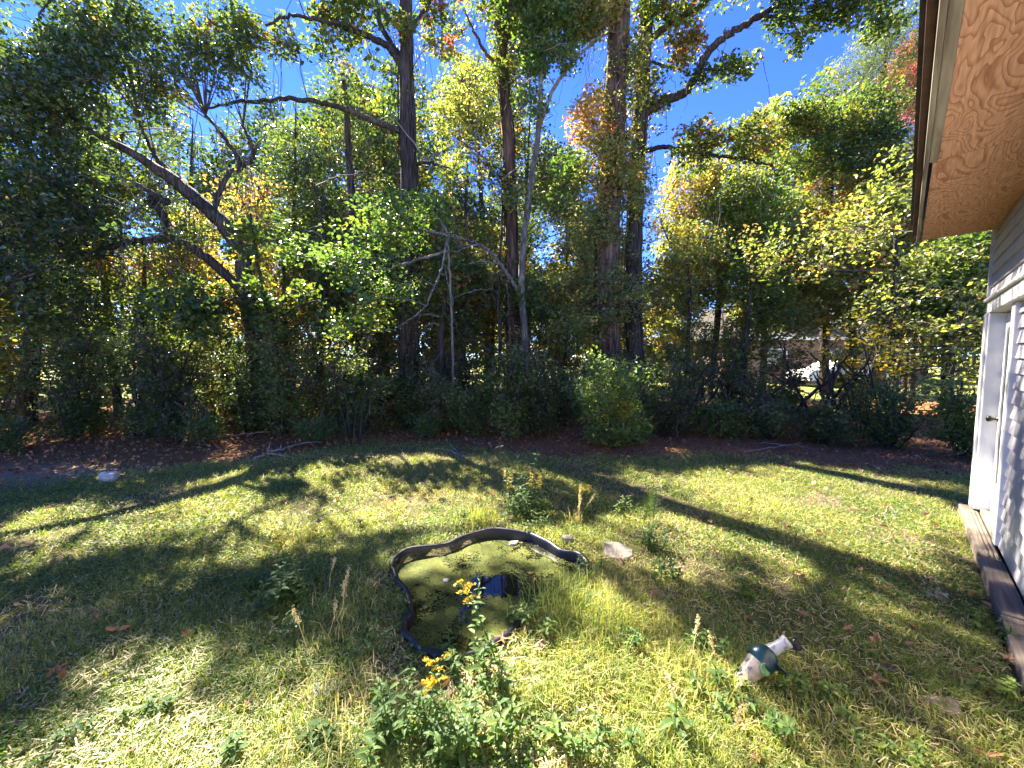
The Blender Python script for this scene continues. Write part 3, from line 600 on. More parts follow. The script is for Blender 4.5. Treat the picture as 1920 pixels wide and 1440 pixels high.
tree('pale_tree', 'pale thin forked trunk just right of the slim central pine', [(985, 640, 10.3, .1), (978, 540, 10.3, .09), (982, 455, 10.3, .085), (996, 350, 10.2, .08), (1008, 255, 10.2, .07), (1014, 150, 10.2, .06), (1016, 60, 10.2, .045), (1014, -60, 10.2, .02)],
     [[(1008, 250, 10.2, .05), (1030, 185, 10.1, .045), (1062, 130, 10, .04), (1095, 95, 9.9, .03), (1125, 70, 9.8, .025), (1150, 58, 9.8, .015)], [(1150, 58, 9.8, .015), (1165, 68, 9.8, .01), (1180, 60, 9.7, .006)], [(975, 555, 10.3, .05), (955, 520, 10, .045), (925, 480, 9.8, .04), (890, 455, 9.5, .03), (850, 445, 9.3, .015)],
      [(985, 420, 10.3, .035), (970, 395, 10.2, .03), (955, 380, 10.1, .015)]],
     [(1030, 45, 65, 50, 10, .7, 1.0, .55), (1010, 330, 35, 60, 10, .5, .9, .35), (1035, 345, 40, 50, 9.9, .5, .9, .4), (1000, 190, 30, 70, 10, .5, .6, .5), (1060, 100, 35, 40, 9.9, .5, .5, .55), (1000, 570, 60, 60, 10.6, .6, .8, .4), (1090, 35, 60, 40, 10, .6, 1.0, .5), (1020, -10, 80, 50, 10, .6, 1.0, .5), (1060, 310, 35, 50, 10.2, .5, .6, .5), (1010, 100, 45, 50, 10.1, .5, .7, .5)],
     'bright', 'pale', lsize=.1, hang=24, deads=8)
tree('pine_tree', 'thickest reddish brown pine trunk hung with vines right of centre', [(1140, 680, 10, .33), (1139, 560, 10, .31), (1142, 430, 10, .295), (1148, 300, 10, .28), (1155, 170, 10, .265), (1162, 40, 10, .25), (1170, -130, 10, .21), (1178, -400, 10, .1)],
     [[(1165, 20, 10, .06), (1120, -40, 9.8, .05), (1060, -90, 9.6, .03)]],
     [(1105, 220, 45, 60, 9.8, .5, 1.1, .75), (1130, 320, 45, 50, 9.7, .5, 1.0, .6), (1105, 430, 60, 60, 9.8, .6, .9, .5), (1080, 560, 80, 60, 10.4, .7, 1.0, .5), (1085, 620, 60, 40, 9.6, .5, .8, .4), (1060, 500, 40, 50, 10.6, .5, .6, .5), (1165, -90, 140, 80, 10, 1, .6, .5), (1110, 25, 60, 40, 9.9, .6, 1.0, .65), (1185, 130, 35, 80, 9.8, .5, .6, .5), (1180, 330, 45, 90, 9.8, .5, .7, .5), (1160, 560, 60, 60, 9.5, .5, .5, .45)],
     'olive', 'pine', lsize=.085, vine=[(1.5, 9, 34, .5)], hang=22, per=26)
tree('gum_tree', 'dark trunk beside the thick pine with long limbs reaching into sky', [(1190, 680, 10.4, .23), (1188, 560, 10.4, .21), (1190, 430, 10.4, .2), (1195, 300, 10.4, .19), (1203, 180, 10.4, .185), (1210, 60, 10.4, .17), (1214, -120, 10.4, .13), (1222, -380, 10.4, .05)],
     [[(1204, 215, 10.4, .12), (1245, 190, 10.2, .115), (1285, 172, 10, .11), (1308, 135, 9.8, .1), (1330, 95, 9.6, .09), (1375, 58, 9.4, .08), (1425, 30, 9.2, .07), (1490, 0, 9, .06), (1570, -40, 8.8, .04)], [(1335, 92, 9.6, .025), (1350, 75, 9.6, .02), (1362, 52, 9.6, .008)],
      [(1212, 80, 10.4, .09), (1255, 45, 10.2, .08), (1305, 18, 10, .06), (1350, -20, 9.8, .04)], [(1200, 285, 10.4, .07), (1245, 276, 10.2, .06), (1290, 284, 10, .055), (1345, 292, 9.8, .045), (1400, 298, 9.6, .04), (1450, 312, 9.4, .02)], [(1222, 115, 10.4, .035), (1250, 125, 10.3, .03), (1282, 134, 10.2, .02), (1296, 142, 10.2, .012)],
      [(1425, 30, 9.2, .04), (1470, 35, 9, .025), (1500, 60, 8.9, .012)], [(1310, 130, 9.8, .04), (1350, 130, 9.7, .025), (1400, 122, 9.6, .01)]],
     [(1280, 85, 30, 40, 9.9, .4, 1.3, .75), (1300, 150, 25, 20, 9.8, .4, .9, .4), (1370, 128, 40, 20, 9.6, .4, 1.2, .35), (1395, 115, 25, 15, 9.6, .3, 1.0, .35), (1255, 15, 70, 28, 10, .6, 1.2, .5), (1470, 25, 35, 30, 9, .5, 1.2, .3), (1545, 15, 55, 25, 8.9, .5, 1.3, .3), (1490, 75, 20, 28, 8.9, .3, 1.3, .4), (1590, 20, 40, 30, 8.8, .5, 1.1, .35),
      (1320, 262, 60, 28, 9.8, .5, 1.2, .55), (1400, 262, 55, 35, 9.6, .5, 1.3, .6), (1300, 300, 40, 25, 9.9, .4, .7, .55), (1235, 175, 20, 40, 10.2, .4, .8, .5), (1650, 30, 40, 40, 9, .5, 1.0, .35), (1400, -80, 180, 60, 9.6, 1, .5, .4)],
     'gum', 'oak', lsize=.105, vine=[(2, 9.5, 30, .42)], hang=12, deads=12, per=22, crad=.26)
tree('sapling', 'bright green sapling with drooping pale branch left of centre', [(850, 720, 8.2, .03), (846, 560, 8.2, .027), (840, 470, 8.1, .024), (836, 430, 8, .02), (800, 380, 7.8, .008)],
     [[(838, 450, 8, .02), (828, 500, 7.8, .02), (812, 545, 7.6, .018), (790, 583, 7.5, .016), (760, 604, 7.4, .013), (738, 615, 7.3, .008)], [(836, 440, 8, .03), (770, 430, 7.8, .025), (700, 440, 7.6, .015)], [(838, 470, 8, .03), (740, 500, 7.7, .022), (660, 520, 7.5, .012)], [(800, 575, 7.5, .014), (770, 562, 7.4, .01), (760, 560, 7.4, .005)]],
     [(700, 430, 80, 55, 7.7, .6, 1.4, .5), (640, 490, 65, 55, 7.6, .6, 1.2, .45), (770, 410, 50, 45, 7.8, .5, 1.2, .5), (680, 590, 50, 32, 7.3, .4, 1.6, .75), (640, 610, 25, 25, 7.2, .3, 1.2, .8), (810, 420, 50, 50, 8, .5, 1.0, .5), (720, 520, 70, 45, 7.6, .5, 1.0, .5), (560, 470, 60, 50, 7.8, .5, .7, .35)],
     'bright', 'pale', lsize=.095, per=30, crad=.3, strength=.4, dens=1.5)
tree('sapling', 'broad leaved dark maple sapling in front of the gnarled oak', [(520, 740, 8, .06), (515, 640, 8, .05), (500, 560, 8, .045), (480, 480, 7.9, .03), (470, 400, 7.8, .015)], [[(500, 560, 8, .03), (440, 560, 7.6, .025), (380, 580, 7.3, .012)], [(510, 600, 8, .03), (570, 570, 7.8, .02), (620, 560, 7.6, .01)]],
     [(420, 560, 80, 60, 7.5, .6, 1.1, .3), (370, 610, 50, 35, 7.2, .5, 1.0, .4), (520, 540, 80, 70, 7.9, .6, 1.0, .35), (470, 440, 60, 60, 7.8, .5, .8, .45), (560, 600, 70, 50, 7.7, .6, .8, .3), (300, 570, 70, 50, 7.6, .6, .7, .3)], 'gum', 'brown', lsize=.12, tmean=.3, strength=.7)
for k, (px_, top, Y_, r_, lab) in enumerate([(826, 470, 9.0, .07, 'dark thin trunk between the sweetgum and the central pine'), (938, 380, 10.6, .05, 'spindly dark stem touching the left side of central pine'), (870, 520, 10.8, .045, 'slender stem in thicket left of the central pine'),
        (1062, 500, 11.2, .05, 'slender stem in thicket between pale tree and thick pine'), (1290, 480, 11.4, .06, 'slim grey stem right of the dark limbed trunk'), (62, 380, 8.4, .16, 'dark trunk at far left edge behind glossy leaves'), (600, 430, 9.8, .07, 'thin dark stem between the oak and the sweetgum')]):
    tree('slender_tree', lab, [(px_ + R.normal(0, 6), 770, Y_, r_), (px_, 640, Y_, r_ * .9), (px_ + R.normal(0, 5), 560, Y_, r_ * .8), (px_ + R.normal(0, 8), top, Y_, r_ * .5), (px_ + R.normal(0, 14), top - 90, Y_, r_ * .2)], [],
         [(px_ + 10, top, 60, 70, Y_, .7, .7, .5), (px_ - 15, top + 90, 55, 60, Y_, .6, .5, .5)], ['gum', 'olive', 'vine', 'olive', 'olive', 'oak', 'gum'][k], 'oak', lsize=.09, deads=5)

# sunlit trees on the right, behind the pines
RT = [('olive', 'brown', 1330, 13, .11, [(1330, 420, 110, 110, 13, 1, 1.1, .6), (1300, 330, 60, 50, 13, .8, .8, .7), (1280, 540, 90, 70, 13, 1, .9, .55), (1360, 520, 70, 60, 12.6, .7, .8, .6)], 'yellow green tree right of the dark limbed trunk, below its lowest limb'),
 ('bright', 'pale', 1430, 12, .09, [(1420, 440, 100, 80, 12, .9, 1.2, .65), (1440, 540, 90, 60, 11.6, .8, .9, .5), (1390, 370, 70, 50, 12, .7, .9, .8), (1470, 600, 80, 50, 11.4, .8, .8, .6)], 'fresh green tree in the middle of the sunlit right side'),
 ('gum', 'brown', 1545, 12.5, .12, [(1530, 260, 90, 60, 12.5, .9, 1.1, .5), (1590, 300, 100, 70, 12.6, 1, 1.1, .45), (1490, 225, 45, 40, 12.2, .6, 1.2, .5), (1560, 400, 100, 60, 12.4, .9, 1.0, .75), (1620, 220, 70, 60, 12.8, .8, 1.0, .4)], 'tall autumn tinted tree under the blue sky gap left of eave'),
 ('pine', 'pine', 1650, 15, .18, [(1640, 120, 80, 70, 15, 1.2, 1.2, .6), (1690, 60, 60, 70, 15, 1.2, 1.2, .55), (1610, 190, 70, 50, 15, 1, 1.1, .6), (1680, 210, 70, 60, 15, 1, 1.0, .5), (1590, 110, 30, 40, 14.6, .6, .8, .6)], 'feathery pine rising beside the eave at upper right'),
 ('red', 'brown', 1735, 17, .12, [(1705, 140, 35, 50, 17, 1, 1.4, .5), (1715, 200, 30, 40, 17, 1, 1.2, .5), (1725, 90, 30, 30, 17, 1, 1.0, .6)], 'pinkish red autumn tree peeking out beside the eave'),
 ('olive', 'brown', 1600, 11, .1, [(1590, 500, 110, 80, 11, .9, 1.2, .55), (1510, 560, 80, 60, 10.8, .8, 1.0, .5), (1660, 440, 100, 80, 11.2, .9, 1.1, .6), (1650, 580, 90, 50, 10.6, .8, .9, .45)], 'olive tree with dry brown tangle left of the eave corner'),
 ('olive', 'brown', 1700, 12.6, .12, [(1690, 340, 90, 80, 12.6, 1, 1.2, .65), (1760, 420, 80, 70, 12, 1, 1.0, .5), (1640, 330, 60, 50, 12.6, .8, 1.0, .8)], 'yellow olive tree directly behind the eave corner'),
 ('shade', 'oak', 1775, 9.4, .11, [(1760, 520, 90, 60, 9.2, .9, 1.6, .35), (1820, 480, 60, 60, 9, .8, 1.4, .3), (1720, 580, 70, 45, 9.2, .8, 1.2, .4), (1810, 600, 60, 60, 9, .8, 1.1, .35)], 'dark evergreen tree below the eave beside the house corner')]
for leaf, bark, px_, Y_, r_, cr, lab in RT:
    top = min(c[1] for c in cr)
    tree('background_tree', lab, [(px_, 740, Y_, r_), (px_ + R.normal(0, 8), 600, Y_, r_ * .9), (px_ + R.normal(0, 14), 450 if top < 440 else 560, Y_, r_ * .75), (px_ + R.normal(0, 14), top + 20, Y_, r_ * .25)],
         [[(px_, 560, Y_, r_ * .5), (px_ - 50, 500, Y_ - .3, r_ * .35), (px_ - 90, 420, Y_ - .4, r_ * .12)], [(px_, 520, Y_, r_ * .5), (px_ + 45, 450, Y_ - .2, r_ * .3), (px_ + 70, 360, Y_ - .4, r_ * .1)]] if px_ < 1700 else [], cr, leaf, bark, lsize=.13 if leaf == 'pine' else .105, per=36, crad=.36, deads=14 if leaf == 'olive' else 3,
         group='sunlit trees behind the right side', **({'aspect': .16} if leaf == 'pine' else {}))

# ------------------------------------------------------------------ far trees beyond the open ground, and fillers inside the belt
def wtree(name, label, x, y, h, cr, leaf, bark, lsize, L_=1.6, group=None, low=.25, r_=.15, tmean=.5, strength=1.0, crad=.5, per=30):
    base = np.array([x, y, float(gz(x, y))]); t = thing(name, label, 'tree', base, group)
    g = Geo(); lean = R.normal(0, .04 * h, 2)
    c = tube(g, [base - [0, 0, .1], base + [lean[0] * .3, lean[1] * .3, h * .35], base + [lean[0] * .7, lean[1] * .7, h * .7], base + [lean[0], lean[1], h * .95]], [r_, r_ * .8, r_ * .5, r_ * .1], 18, 8, .1)
    part('trunk', g, MB[bark], t, True); gl = Geo(); gt = Geo()
    nb = 5
    for q in range(nb):
        f = low + (1 - low) * (q + .5) / nb; rr_ = cr * (1 - .55 * abs(f - .5) / .5) * R.uniform(.8, 1.1)
        fill(gl, gt, base + [lean[0] * f + R.normal(0, cr * .25), lean[1] * f + R.normal(0, cr * .25), h * f], (rr_, rr_, h * (1 - low) / nb * .95), L_, c, lsize=lsize, per=per, crad=crad, tmean=tmean + R.normal(0, .06), tvar=.15, strength=strength, twr=.012)
    part('crown', gl, ML[leaf], t)
    if gt.n: part('twigs', gt, MB['twig'], t)['kind'] = 'stuff'
FAR = [(-37, 20, 12), (-25, 16, 9), (-26, 20.5, 10), (-21, 15.5, 7), (23, 18.5, 9), (-34, 30, 13), (-27, 33, 11), (-22, 27, 9), (-16, 34, 12), (-11, 29, 10), (-6, 36, 12), (-2, 31, 9), (4, 38, 11), (8.5, 31, 10), (14, 36, 13), (19, 27, 9), (24, 33, 13), (30, 29, 12), (36, 34, 14), (-42, 26, 14), (29, 21, 9), (-30, 20, 10), (-24, 22, 6), (-19, 24, 7), (-14, 22, 6), (-9, 25, 7), (-4.5, 23, 5.5), (.5, 25, 6), (5, 24, 5.5), (10, 26, 6)]
for k, (x, y, h) in enumerate(FAR):
    wtree('distant_tree', 'distant sunlit tree seen through gaps, beyond the open ground', x, y, h, h * .3, ['olive', 'gum', 'olive', 'yellow', 'olive'][k % 5], 'brown', .3, 1.7, 'distant trees beyond the belt', .08, .2, .55, 1.0, .8)
for k, (x, y, h) in enumerate([(-17, 20, 14), (-13.2, 21, 15), (-10, 20, 14.5), (-7.6, 23, 17), (-5.2, 20.5, 15.5), (-3.1, 23, 17), (-1.2, 20.5, 15), (1.0, 24, 16), (2.6, 21, 11), (-20.5, 18, 13), (5.2, 22, 9.5), (12, 20, 13), (15.5, 19, 14)]):
    wtree('tall_background_tree', ['tall crown behind the oak at far left', 'tall crown behind the oak limbs, left of the snag', 'tall crown right above the oak trunk', 'tall crown just left of the snag top', 'tall crown between snag and sweetgum', 'tall crown close behind the sweetgum', 'tall crown between sweetgum and central pine', 'tall crown behind the pale forked trunk', 'crown showing between thick pine and dark trunk', 'crown at the upper left corner', 'crown showing below the lowest dark limb', 'tall crown behind the feathery pine', 'tall crown beside the eave edge'][k], x, y, h, h * .19, ['gum', 'oak', 'gum', 'olive'][k % 4], 'brown', .21, 1.5, 'tall trees beyond the open ground', .3, .2, .36, .8, .6, 26)
MID = [(-9.8, 9.5, 7, 1.9, 'oak', .3, 'shadowy tree at the left edge behind the sand patch'), (-7.4, 10.8, 6.5, 1.8, 'olive', .75, 'yellow lit tree glowing behind the left shrubs'), (-4.6, 11.6, 6.5, 1.6, 'gum', .55, 'green tree behind the gnarled oak trunk'), (-2.6, 12.2, 5.5, 1.4, 'olive', .7, 'amber green tree behind the sweetgum trunk'),
       (-.7, 12.6, 5, 1.3, 'olive', .6, 'low yellow green tree behind the central pine'), (1.6, 12.8, 4.6, 1.3, 'gum', .5, 'low green tree behind the thick pine'), (3.8, 14, 6, 1.6, 'olive', .55, 'pale olive tree beyond the dark limbed trunk'), (-11.5, 7.6, 8, 2, 'oak', .3, 'glossy dark tree cut off by the left picture edge'),
       (8.8, 8.8, 5.5, 1.6, 'olive', .4, 'olive tree hidden behind the house corner'), (6.3, 10.5, 4.5, 1.3, 'shade', .45, 'dark green low tree under the yellow olive tree'), (11.5, 11, 7, 2, 'gum', .5, 'tree standing past the house corner'), (-4.4, 13.6, 11.5, 1.9, 'gum', .45, 'tall green tree filling the sky behind the snag'), (-1.9, 14.2, 12, 1.8, 'olive', .45, 'tall loose crown behind the sweetgum and central pine'), (.2, 14.6, 12.5, 1.7, 'gum', .5, 'tall thin crown behind the pale forked trunk'), (-7.6, 13.2, 11, 2.1, 'oak', .45, 'tall dark crown behind the oak limbs'), (2.2, 15.5, 8.5, 1.5, 'olive', .5, 'tall olive crown between the thick pine and dark trunk'), (-8.7, 9, 4.5, 1.5, 'shade', .4, 'dense dark tree behind the white rock'), (-6.0, 10.2, 5, 1.5, 'vine', .6, 'olive lit tree left of the oak trunk'), (-3.6, 10.4, 5, 1.3, 'gum', .5, 'leafy green tree between oak and sweetgum')]
for x, y, h, cr, leaf, tm, lab in MID:
    wtree('understory_tree', lab, x, y, h, cr * (1.15 if h > 8.2 else 1), leaf, 'oak', .12 if h > 8.2 else .11, 1.15 if h > 8.2 else .8, 'understory trees in the belt', .18, .09, tm, .9, .36, 32)

# ------------------------------------------------------------------ shrubs and undergrowth
def shrub(name, label, x, y, h, w, leaf, L_=1.6, lsize=.06, tmean=.4, group='undergrowth shrubs along the tree line', stems=8, low=.12, bark='brown', strength=.6, per=26, crad=.2, droop=.1, rstem=.016):
    base = np.array([x, y, float(gz(x, y))]); t = thing(name, label, 'shrub', base, group); g = Geo(); sk = []
    for q in range(stems):
        a = R.uniform(0, 6.28); rr_ = w * R.uniform(.3, .95); tip = base + [math.cos(a) * rr_, math.sin(a) * rr_ * .7, h * R.uniform(.6, .98)]
        b0 = base + [math.cos(a) * .07, math.sin(a) * .07, -.04]
        sk.append(tube(g, [b0, b0 * .6 + tip * .4 + [R.normal(0, .08), R.normal(0, .08), h * .12], tip], [rstem, rstem * .7, rstem * .25], 12, 5, .1, .5, .012))
    part('stems', g, MB[bark], t, True)['kind'] = 'stuff'; gl = Geo(); gt = Geo()
    for c_ in sk:                                     # leafy shoots along each stem
        for f in ((.95, .7, .45, .2) if low < .3 else (.95, .75)):
            if f * .9 < low: continue
            c0 = c_[int(f * 11)] + R.normal(0, .06, 3); rr_ = w * R.uniform(.26, .5)
            fill(gl, gt, c0, (rr_, rr_ * .8, h * R.uniform(.12, .24)), L_ * .24 * 9 / stems, c_, lsize=lsize, per=per, crad=crad, tmean=tmean, tvar=.16, strength=strength, twr=.004, droop=droop)
    part('foliage', gl, ML[leaf], t)
    if gt.n: part('twigs', gt, MB['twig'], t)['kind'] = 'stuff'
    return t
gpos = lambda px_, py_: G(px_, py_)[:2]
x, y = gpos(1150, 838)
pv = shrub('privet_shrub', 'bright green privet shrub at lawn edge before the thick pine', x, y, 1.7, .85, 'bright', 2.3, .055, .55, None, 12, .04, strength=.3)
gy = Geo(); cy = ellipsoid(60, (x + .02, y - .3, .55), (.34, .2, .42)); clusters(gy, gy, cy, None, .05, 9, .12, .25, .15, hub=False)
part('yellow_leaves', gy, ML['yellow'], pv)['label'] = 'yellow leaves low on the shrub'
U = [(-9.6, 6.9, 2.2, 1.0, 'shade', .35), (-8.4, 7.3, 2.6, 1.1, 'shade', .3), (-7.2, 7.5, 2.3, .9, 'shade', .35), (-6.3, 7.1, 1.9, .8, 'shade', .3), (-5.4, 7.8, 2.2, .9, 'shade', .3), (-4.6, 7.6, 1.7, .8, 'shade', .4), (-3.7, 7.9, 1.8, .8, 'shade', .35), (-2.9, 7.6, 1.9, .8, 'shade', .3),
     (-2.2, 8.2, 1.5, .7, 'shade', .4), (-1.5, 7.8, 1.1, .6, 'shade', .35), (-.8, 7.6, 1.4, .6, 'shade', .3), (-.1, 7.4, 1.7, .7, 'shade', .35), (.5, 7.6, 1.5, .6, 'shade', .4), (1.1, 8.4, 1.8, .7, 'shade', .45), (2.5, 7.6, 1.0, .6, 'shade', .35), (3.3, 7.7, 1.0, .6, 'vine', .3),
     (4.2, 7.5, .8, .6, 'shade', .35), (5.0, 7.3, .75, .6, 'vine', .3), (5.8, 7.0, .8, .6, 'shade', .3), (6.6, 6.6, 1.4, .7, 'shade', .3), (7.2, 6.0, 1.6, .6, 'shade', .35), (-10.6, 6.0, 2.4, 1.0, 'shade', .4), (2.1, 7.0, .55, .35, 'weed', .3), (2.7, 9.5, 1.7, .8, 'vine', .55), (4.2, 9.3, 1.7, .8, 'olive', .5), (6.0, 9.0, 1.7, .8, 'vine', .45),
     (-6.6, 9.2, 2.6, 1.0, 'vine', .55), (-4.0, 9.4, 2.4, .9, 'vine', .5), (-1.7, 9.6, 2.2, .8, 'vine', .55), (.3, 9.4, 2.2, .8, 'vine', .5), (1.9, 10.8, 2.0, .8, 'olive', .45)]
UL = ['dark evergreen shrub at far left before the left edge trunk', 'tall dark shrub behind the sand patch', 'dark shrub just left above the white rock', 'lowest dark shrub between white rock and oak', 'dark shrub left of the gnarled oak base', 'small shrub at the foot of the gnarled oak', 'dark shrub right of the oak above branch pile', 'bushy shrub below the feathery mimosa sprays',
      'low shrub left of the dark sweetgum foot', 'short shrub right of the sweetgum foot', 'shrub left below the central pine', 'broad shrub in front of the central pine', 'shrub below the pale forked trunk', 'shrub left behind the bright privet', 'low dark shrub right behind the bright privet', 'low viny shrub beside the wiry pale stems',
      'low dark shrub at the pair of short stems', 'low viny shrub before the neighbour house gap', 'low shrub below the yellow leaves', 'dark shrub right of the leaning bare stems', 'dark shrub against the house corner', 'dark shrub cut off by the left picture edge', 'small leafy bush on pine straw right of the privet',
      'olive thicket shrub behind the bright privet', 'olive thicket shrub behind the short dark stems', 'viny thicket shrub behind the leaning stems', 'sunlit viny shrub left behind the oak', 'sunlit viny shrub between oak and sweetgum', 'sunlit viny shrub right behind the sweetgum', 'viny shrub right behind the central pine', 'olive shrub between the thick pine and its neighbour']
for k, (x, y, h, w, leaf, tm) in enumerate(U):
    hh = h * R.uniform(.75, 1.45) if y > 7.05 and x < 2 else h * R.uniform(.8, 1.1)
    lf = leaf if k % 3 else {'shade': 'vine'}.get(leaf, leaf)
    shrub('undergrowth_shrub', UL[k], x, y, hh, w * R.uniform(.8, 1.15), lf, 1.25 if leaf == 'shade' else 1.1, .066, tm + R.normal(0, .08), 'undergrowth shrubs', 11, .02)
for k, (px_, py_, h, w) in enumerate([(130, 815, .75, .4), (285, 815, .5, .4), (375, 838, .7, .3), (600, 832, .45, .4), (810, 825, .5, .35), (30, 850, .6, .4)]):
    x, y = gpos(px_, py_); shrub('low_seedling', ['small evergreen seedling behind the sand patch', 'low leafy seedling right of the sand patch', 'little cedar like seedling left of the branch pile', 'low seedling right of the branch pile', 'low seedling at the lawn edge below the bright sapling', 'leafy seedling at the left picture edge'][k], x, y, h, w, 'weed', 1.2, .05, .3, 'low seedlings in the leaf litter', 8, .0, rstem=.006, strength=.2)
x, y = 7.1, 7.4
shrub('yellow_shrub', 'arching shrub with yellow leaves beside the house corner', x - .25, y, 2.6, .95, 'yellow', .36, .08, .3, None, 7, .55, strength=.2, per=14, rstem=.02)
shrub('fern_bush', 'feathery silvery mimosa sprays right of the gnarled oak', -2.9, 7.0, 2.05, .75, 'shade', .5, .05, .55, None, 6, .7, strength=.2)
# bare multi-stem tangle at the right
def tangle(name, label, x, y, n, h, w, r0, bark='brown', group=None):
    base = np.array([x, y, float(gz(x, y))]); t = thing(name, label, 'shrub', base, group)
    for q in range(n):
        g = Geo(); a = R.uniform(0, 6.28); tip = base + [math.cos(a) * w * R.uniform(.3, 1), math.sin(a) * w * .6, h * R.uniform(.6, 1.1)]; b0 = base + [R.normal(0, .12), R.normal(0, .1), -.05]
        c = tube(g, [b0, b0 * .7 + tip * .3 + R.normal(0, .12, 3), b0 * .3 + tip * .7 + R.normal(0, .15, 3), tip], [r0, r0 * .85, r0 * .6, r0 * .25], 18, 6, .1, .5, .01)
        for z in range(3):
            a0 = c[R.integers(5, 17)]; d = unit(R.normal(0, 1, 3) + [0, 0, .5]) * R.uniform(.3, .9)
            tube(g, [a0, a0 + d * .5 + R.normal(0, .05, 3), a0 + d], [r0 * .4, r0 * .3, r0 * .12], 8, 4, 0, .5, .01)
        part('stem', g, MB[bark], t, True)
for k, (x, y, h) in enumerate([(-11, 10, 2.6), (-9.4, 10.6, 2.4), (-8, 10.4, 2.6), (-6.8, 11, 2.3), (-5.6, 10.9, 2.5), (-4.4, 11.2, 2.2), (-3.2, 11, 2.4), (-2.1, 11.3, 2.0), (-1, 11.1, 2.2), (.2, 11.4, 2.1), (1.3, 11.6, 2.0), (2.6, 11.4, 2.2), (3.8, 11, 2.0), (5, 10.8, 2.3), (6.2, 10.9, 2.4), (7.4, 10.2, 2.6), (8.4, 9.4, 2.6), (5.6, 12.2, 3.0), (7.2, 12.6, 3.2), (4.2, 12.6, 2.6)]):
    shrub('thicket_shrub', 'brown green thicket shrub seen between the trunks', x, y, h * R.uniform(.85, 1.25), 1.0, ['vine', 'olive', 'shade'][k % 3], .85, .09, .5 + R.normal(0, .08), 'background thicket shrubs', 9, .02, 'twig', strength=.4)
tangle('stem_tangle', 'thick leaning bare stems below the yellow leaves', 6.2, 7.5, 9, 1.9, .9, .045)
tangle('stem_tangle', 'pair of short dark stems left of the leaning stems', 4.5, 7.5, 4, 1.1, .4, .05)
tangle('stem_tangle', 'wiry pale stems at the pine straw edge right of privet', 3.0, 7.4, 10, 1.1, .6, .013, 'brown')
tangle('stem_tangle', 'thin bare stems in the dark thicket beneath the oak', -5.4, 8.6, 10, 2.0, 1.1, .025)
tangle('stem_tangle', 'thin bare stems behind the left dark shrubs', -7.6, 8.6, 9, 2.0, 1.0, .025)
tangle('stem_tangle', 'thin bare stems under the sweetgum trunk', -2.2, 9.0, 7, 1.6, .8, .022)
tangle('stem_tangle', 'wiry stems between the privet and the dark stems', 3.9, 8.2, 9, 1.8, .9, .022)
# ------------------------------------------------------------------ beyond the belt: neighbour's house and a parked car
def wbox(g, x0, x1, y0, y1, z0, z1):
    V = np.array([(x, y, z) for z in (z0, z1) for x, y in ((x0, y0), (x1, y0), (x1, y1), (x0, y1))]); g.add(V, np.array([(3, 2, 1, 0), (4, 5, 6, 7), (0, 1, 5, 4), (1, 2, 6, 5), (2, 3, 7, 6), (3, 0, 4, 7)])); return g
M_FARW = mat_noise('far_wall_brick', [(.3, (.2, .13, .1)), (.7, (.3, .2, .16))], (20, 20, 20)); M_WHITE = mat_noise('white_paint', [(.3, (.7, .7, .7)), (.7, (.8, .8, .8))], (3, 3, 3), rough=.4)
M_FARG = mat_noise('far_window_glass', [(.3, (.02, .025, .03)), (.7, (.05, .055, .06))], (1, 1, 1), rough=.1, spec=.8); M_RUB = mat_noise('rubber', [(.3, (.012, .012, .012)), (.7, (.03, .03, .03))], (9, 9, 9))
nb = thing('neighbour_house', 'neighbour house with low roof glimpsed through trees at right', 'house', (21, 27, 0))
part('wall', wbox(Geo(), 15, 27, 25, 33, 0, 2.9), M_FARW, nb)
g = Geo().add([(14.4, 24.4, 2.91), (27.6, 24.4, 2.91), (27.6, 33.6, 2.91), (14.4, 33.6, 2.91), (14.4, 29, 5.2), (27.6, 29, 5.2)], [(0, 1, 5, 4), (2, 3, 4, 5)]).add([(14.4, 24.4, 2.91), (27.6, 24.4, 2.91), (27.6, 33.6, 2.91), (14.4, 33.6, 2.91), (14.4, 29, 5.2), (27.6, 29, 5.2)], [(0, 4, 3), (1, 2, 5)])
rf = part('roof', g, M_SHINGLE, nb); part('fascia', wbox(Geo(), 14.3, 27.7, 24.3, 24.398, 2.72, 2.92), M_WHITE, rf)
for x in (16.5, 20, 24.5):
    w_ = part('window', wbox(Geo(), x, x + 1.3, 24.9, 24.997, 1.0, 2.2), M_WHITE, nb); part('pane', wbox(Geo(), x + .08, x + 1.22, 24.88, 24.898, 1.08, 2.12), M_FARG, w_)
part('door', wbox(Geo(), 22.3, 23.2, 24.9, 24.997, .1, 2.1), M_WHITE, nb)
car = thing('parked_car', 'white car parked in front of the distant house', 'car', (18.2, 21.5, 0))
prof = [(-2.2, .35), (-2.25, .75), (-1.9, .95), (-1.1, 1.0), (-.5, 1.42), (.9, 1.45), (1.6, 1.02), (2.15, .95), (2.25, .6), (2.2, .35)]
g = Geo(); nP2 = len(prof); VV = []
for yy, ins in ((20.7, .12), (20.62, 0), (22.38, 0), (22.3, .12)):
    VV += [(18.2 + a_ * (1 - ins * .1), yy + (.12 if h_ > 1.1 else 0) * (1 if yy < 21.5 else -1), h_ - (ins * .2 if h_ > 1 else 0)) for a_, h_ in prof]
ii = np.arange(3)[:, None] * nP2; jj = np.arange(nP2)[None]
g.add(VV, np.stack([ii + jj, ii + (jj + 1) % nP2, ii + nP2 + (jj + 1) % nP2, ii + nP2 + jj], -1).reshape(-1, 4)); g.add(VV, [list(range(nP2))]); g.add(VV, [list(range(3 * nP2, 4 * nP2))[::-1]])
part('body', g, M_WHITE, car, False)
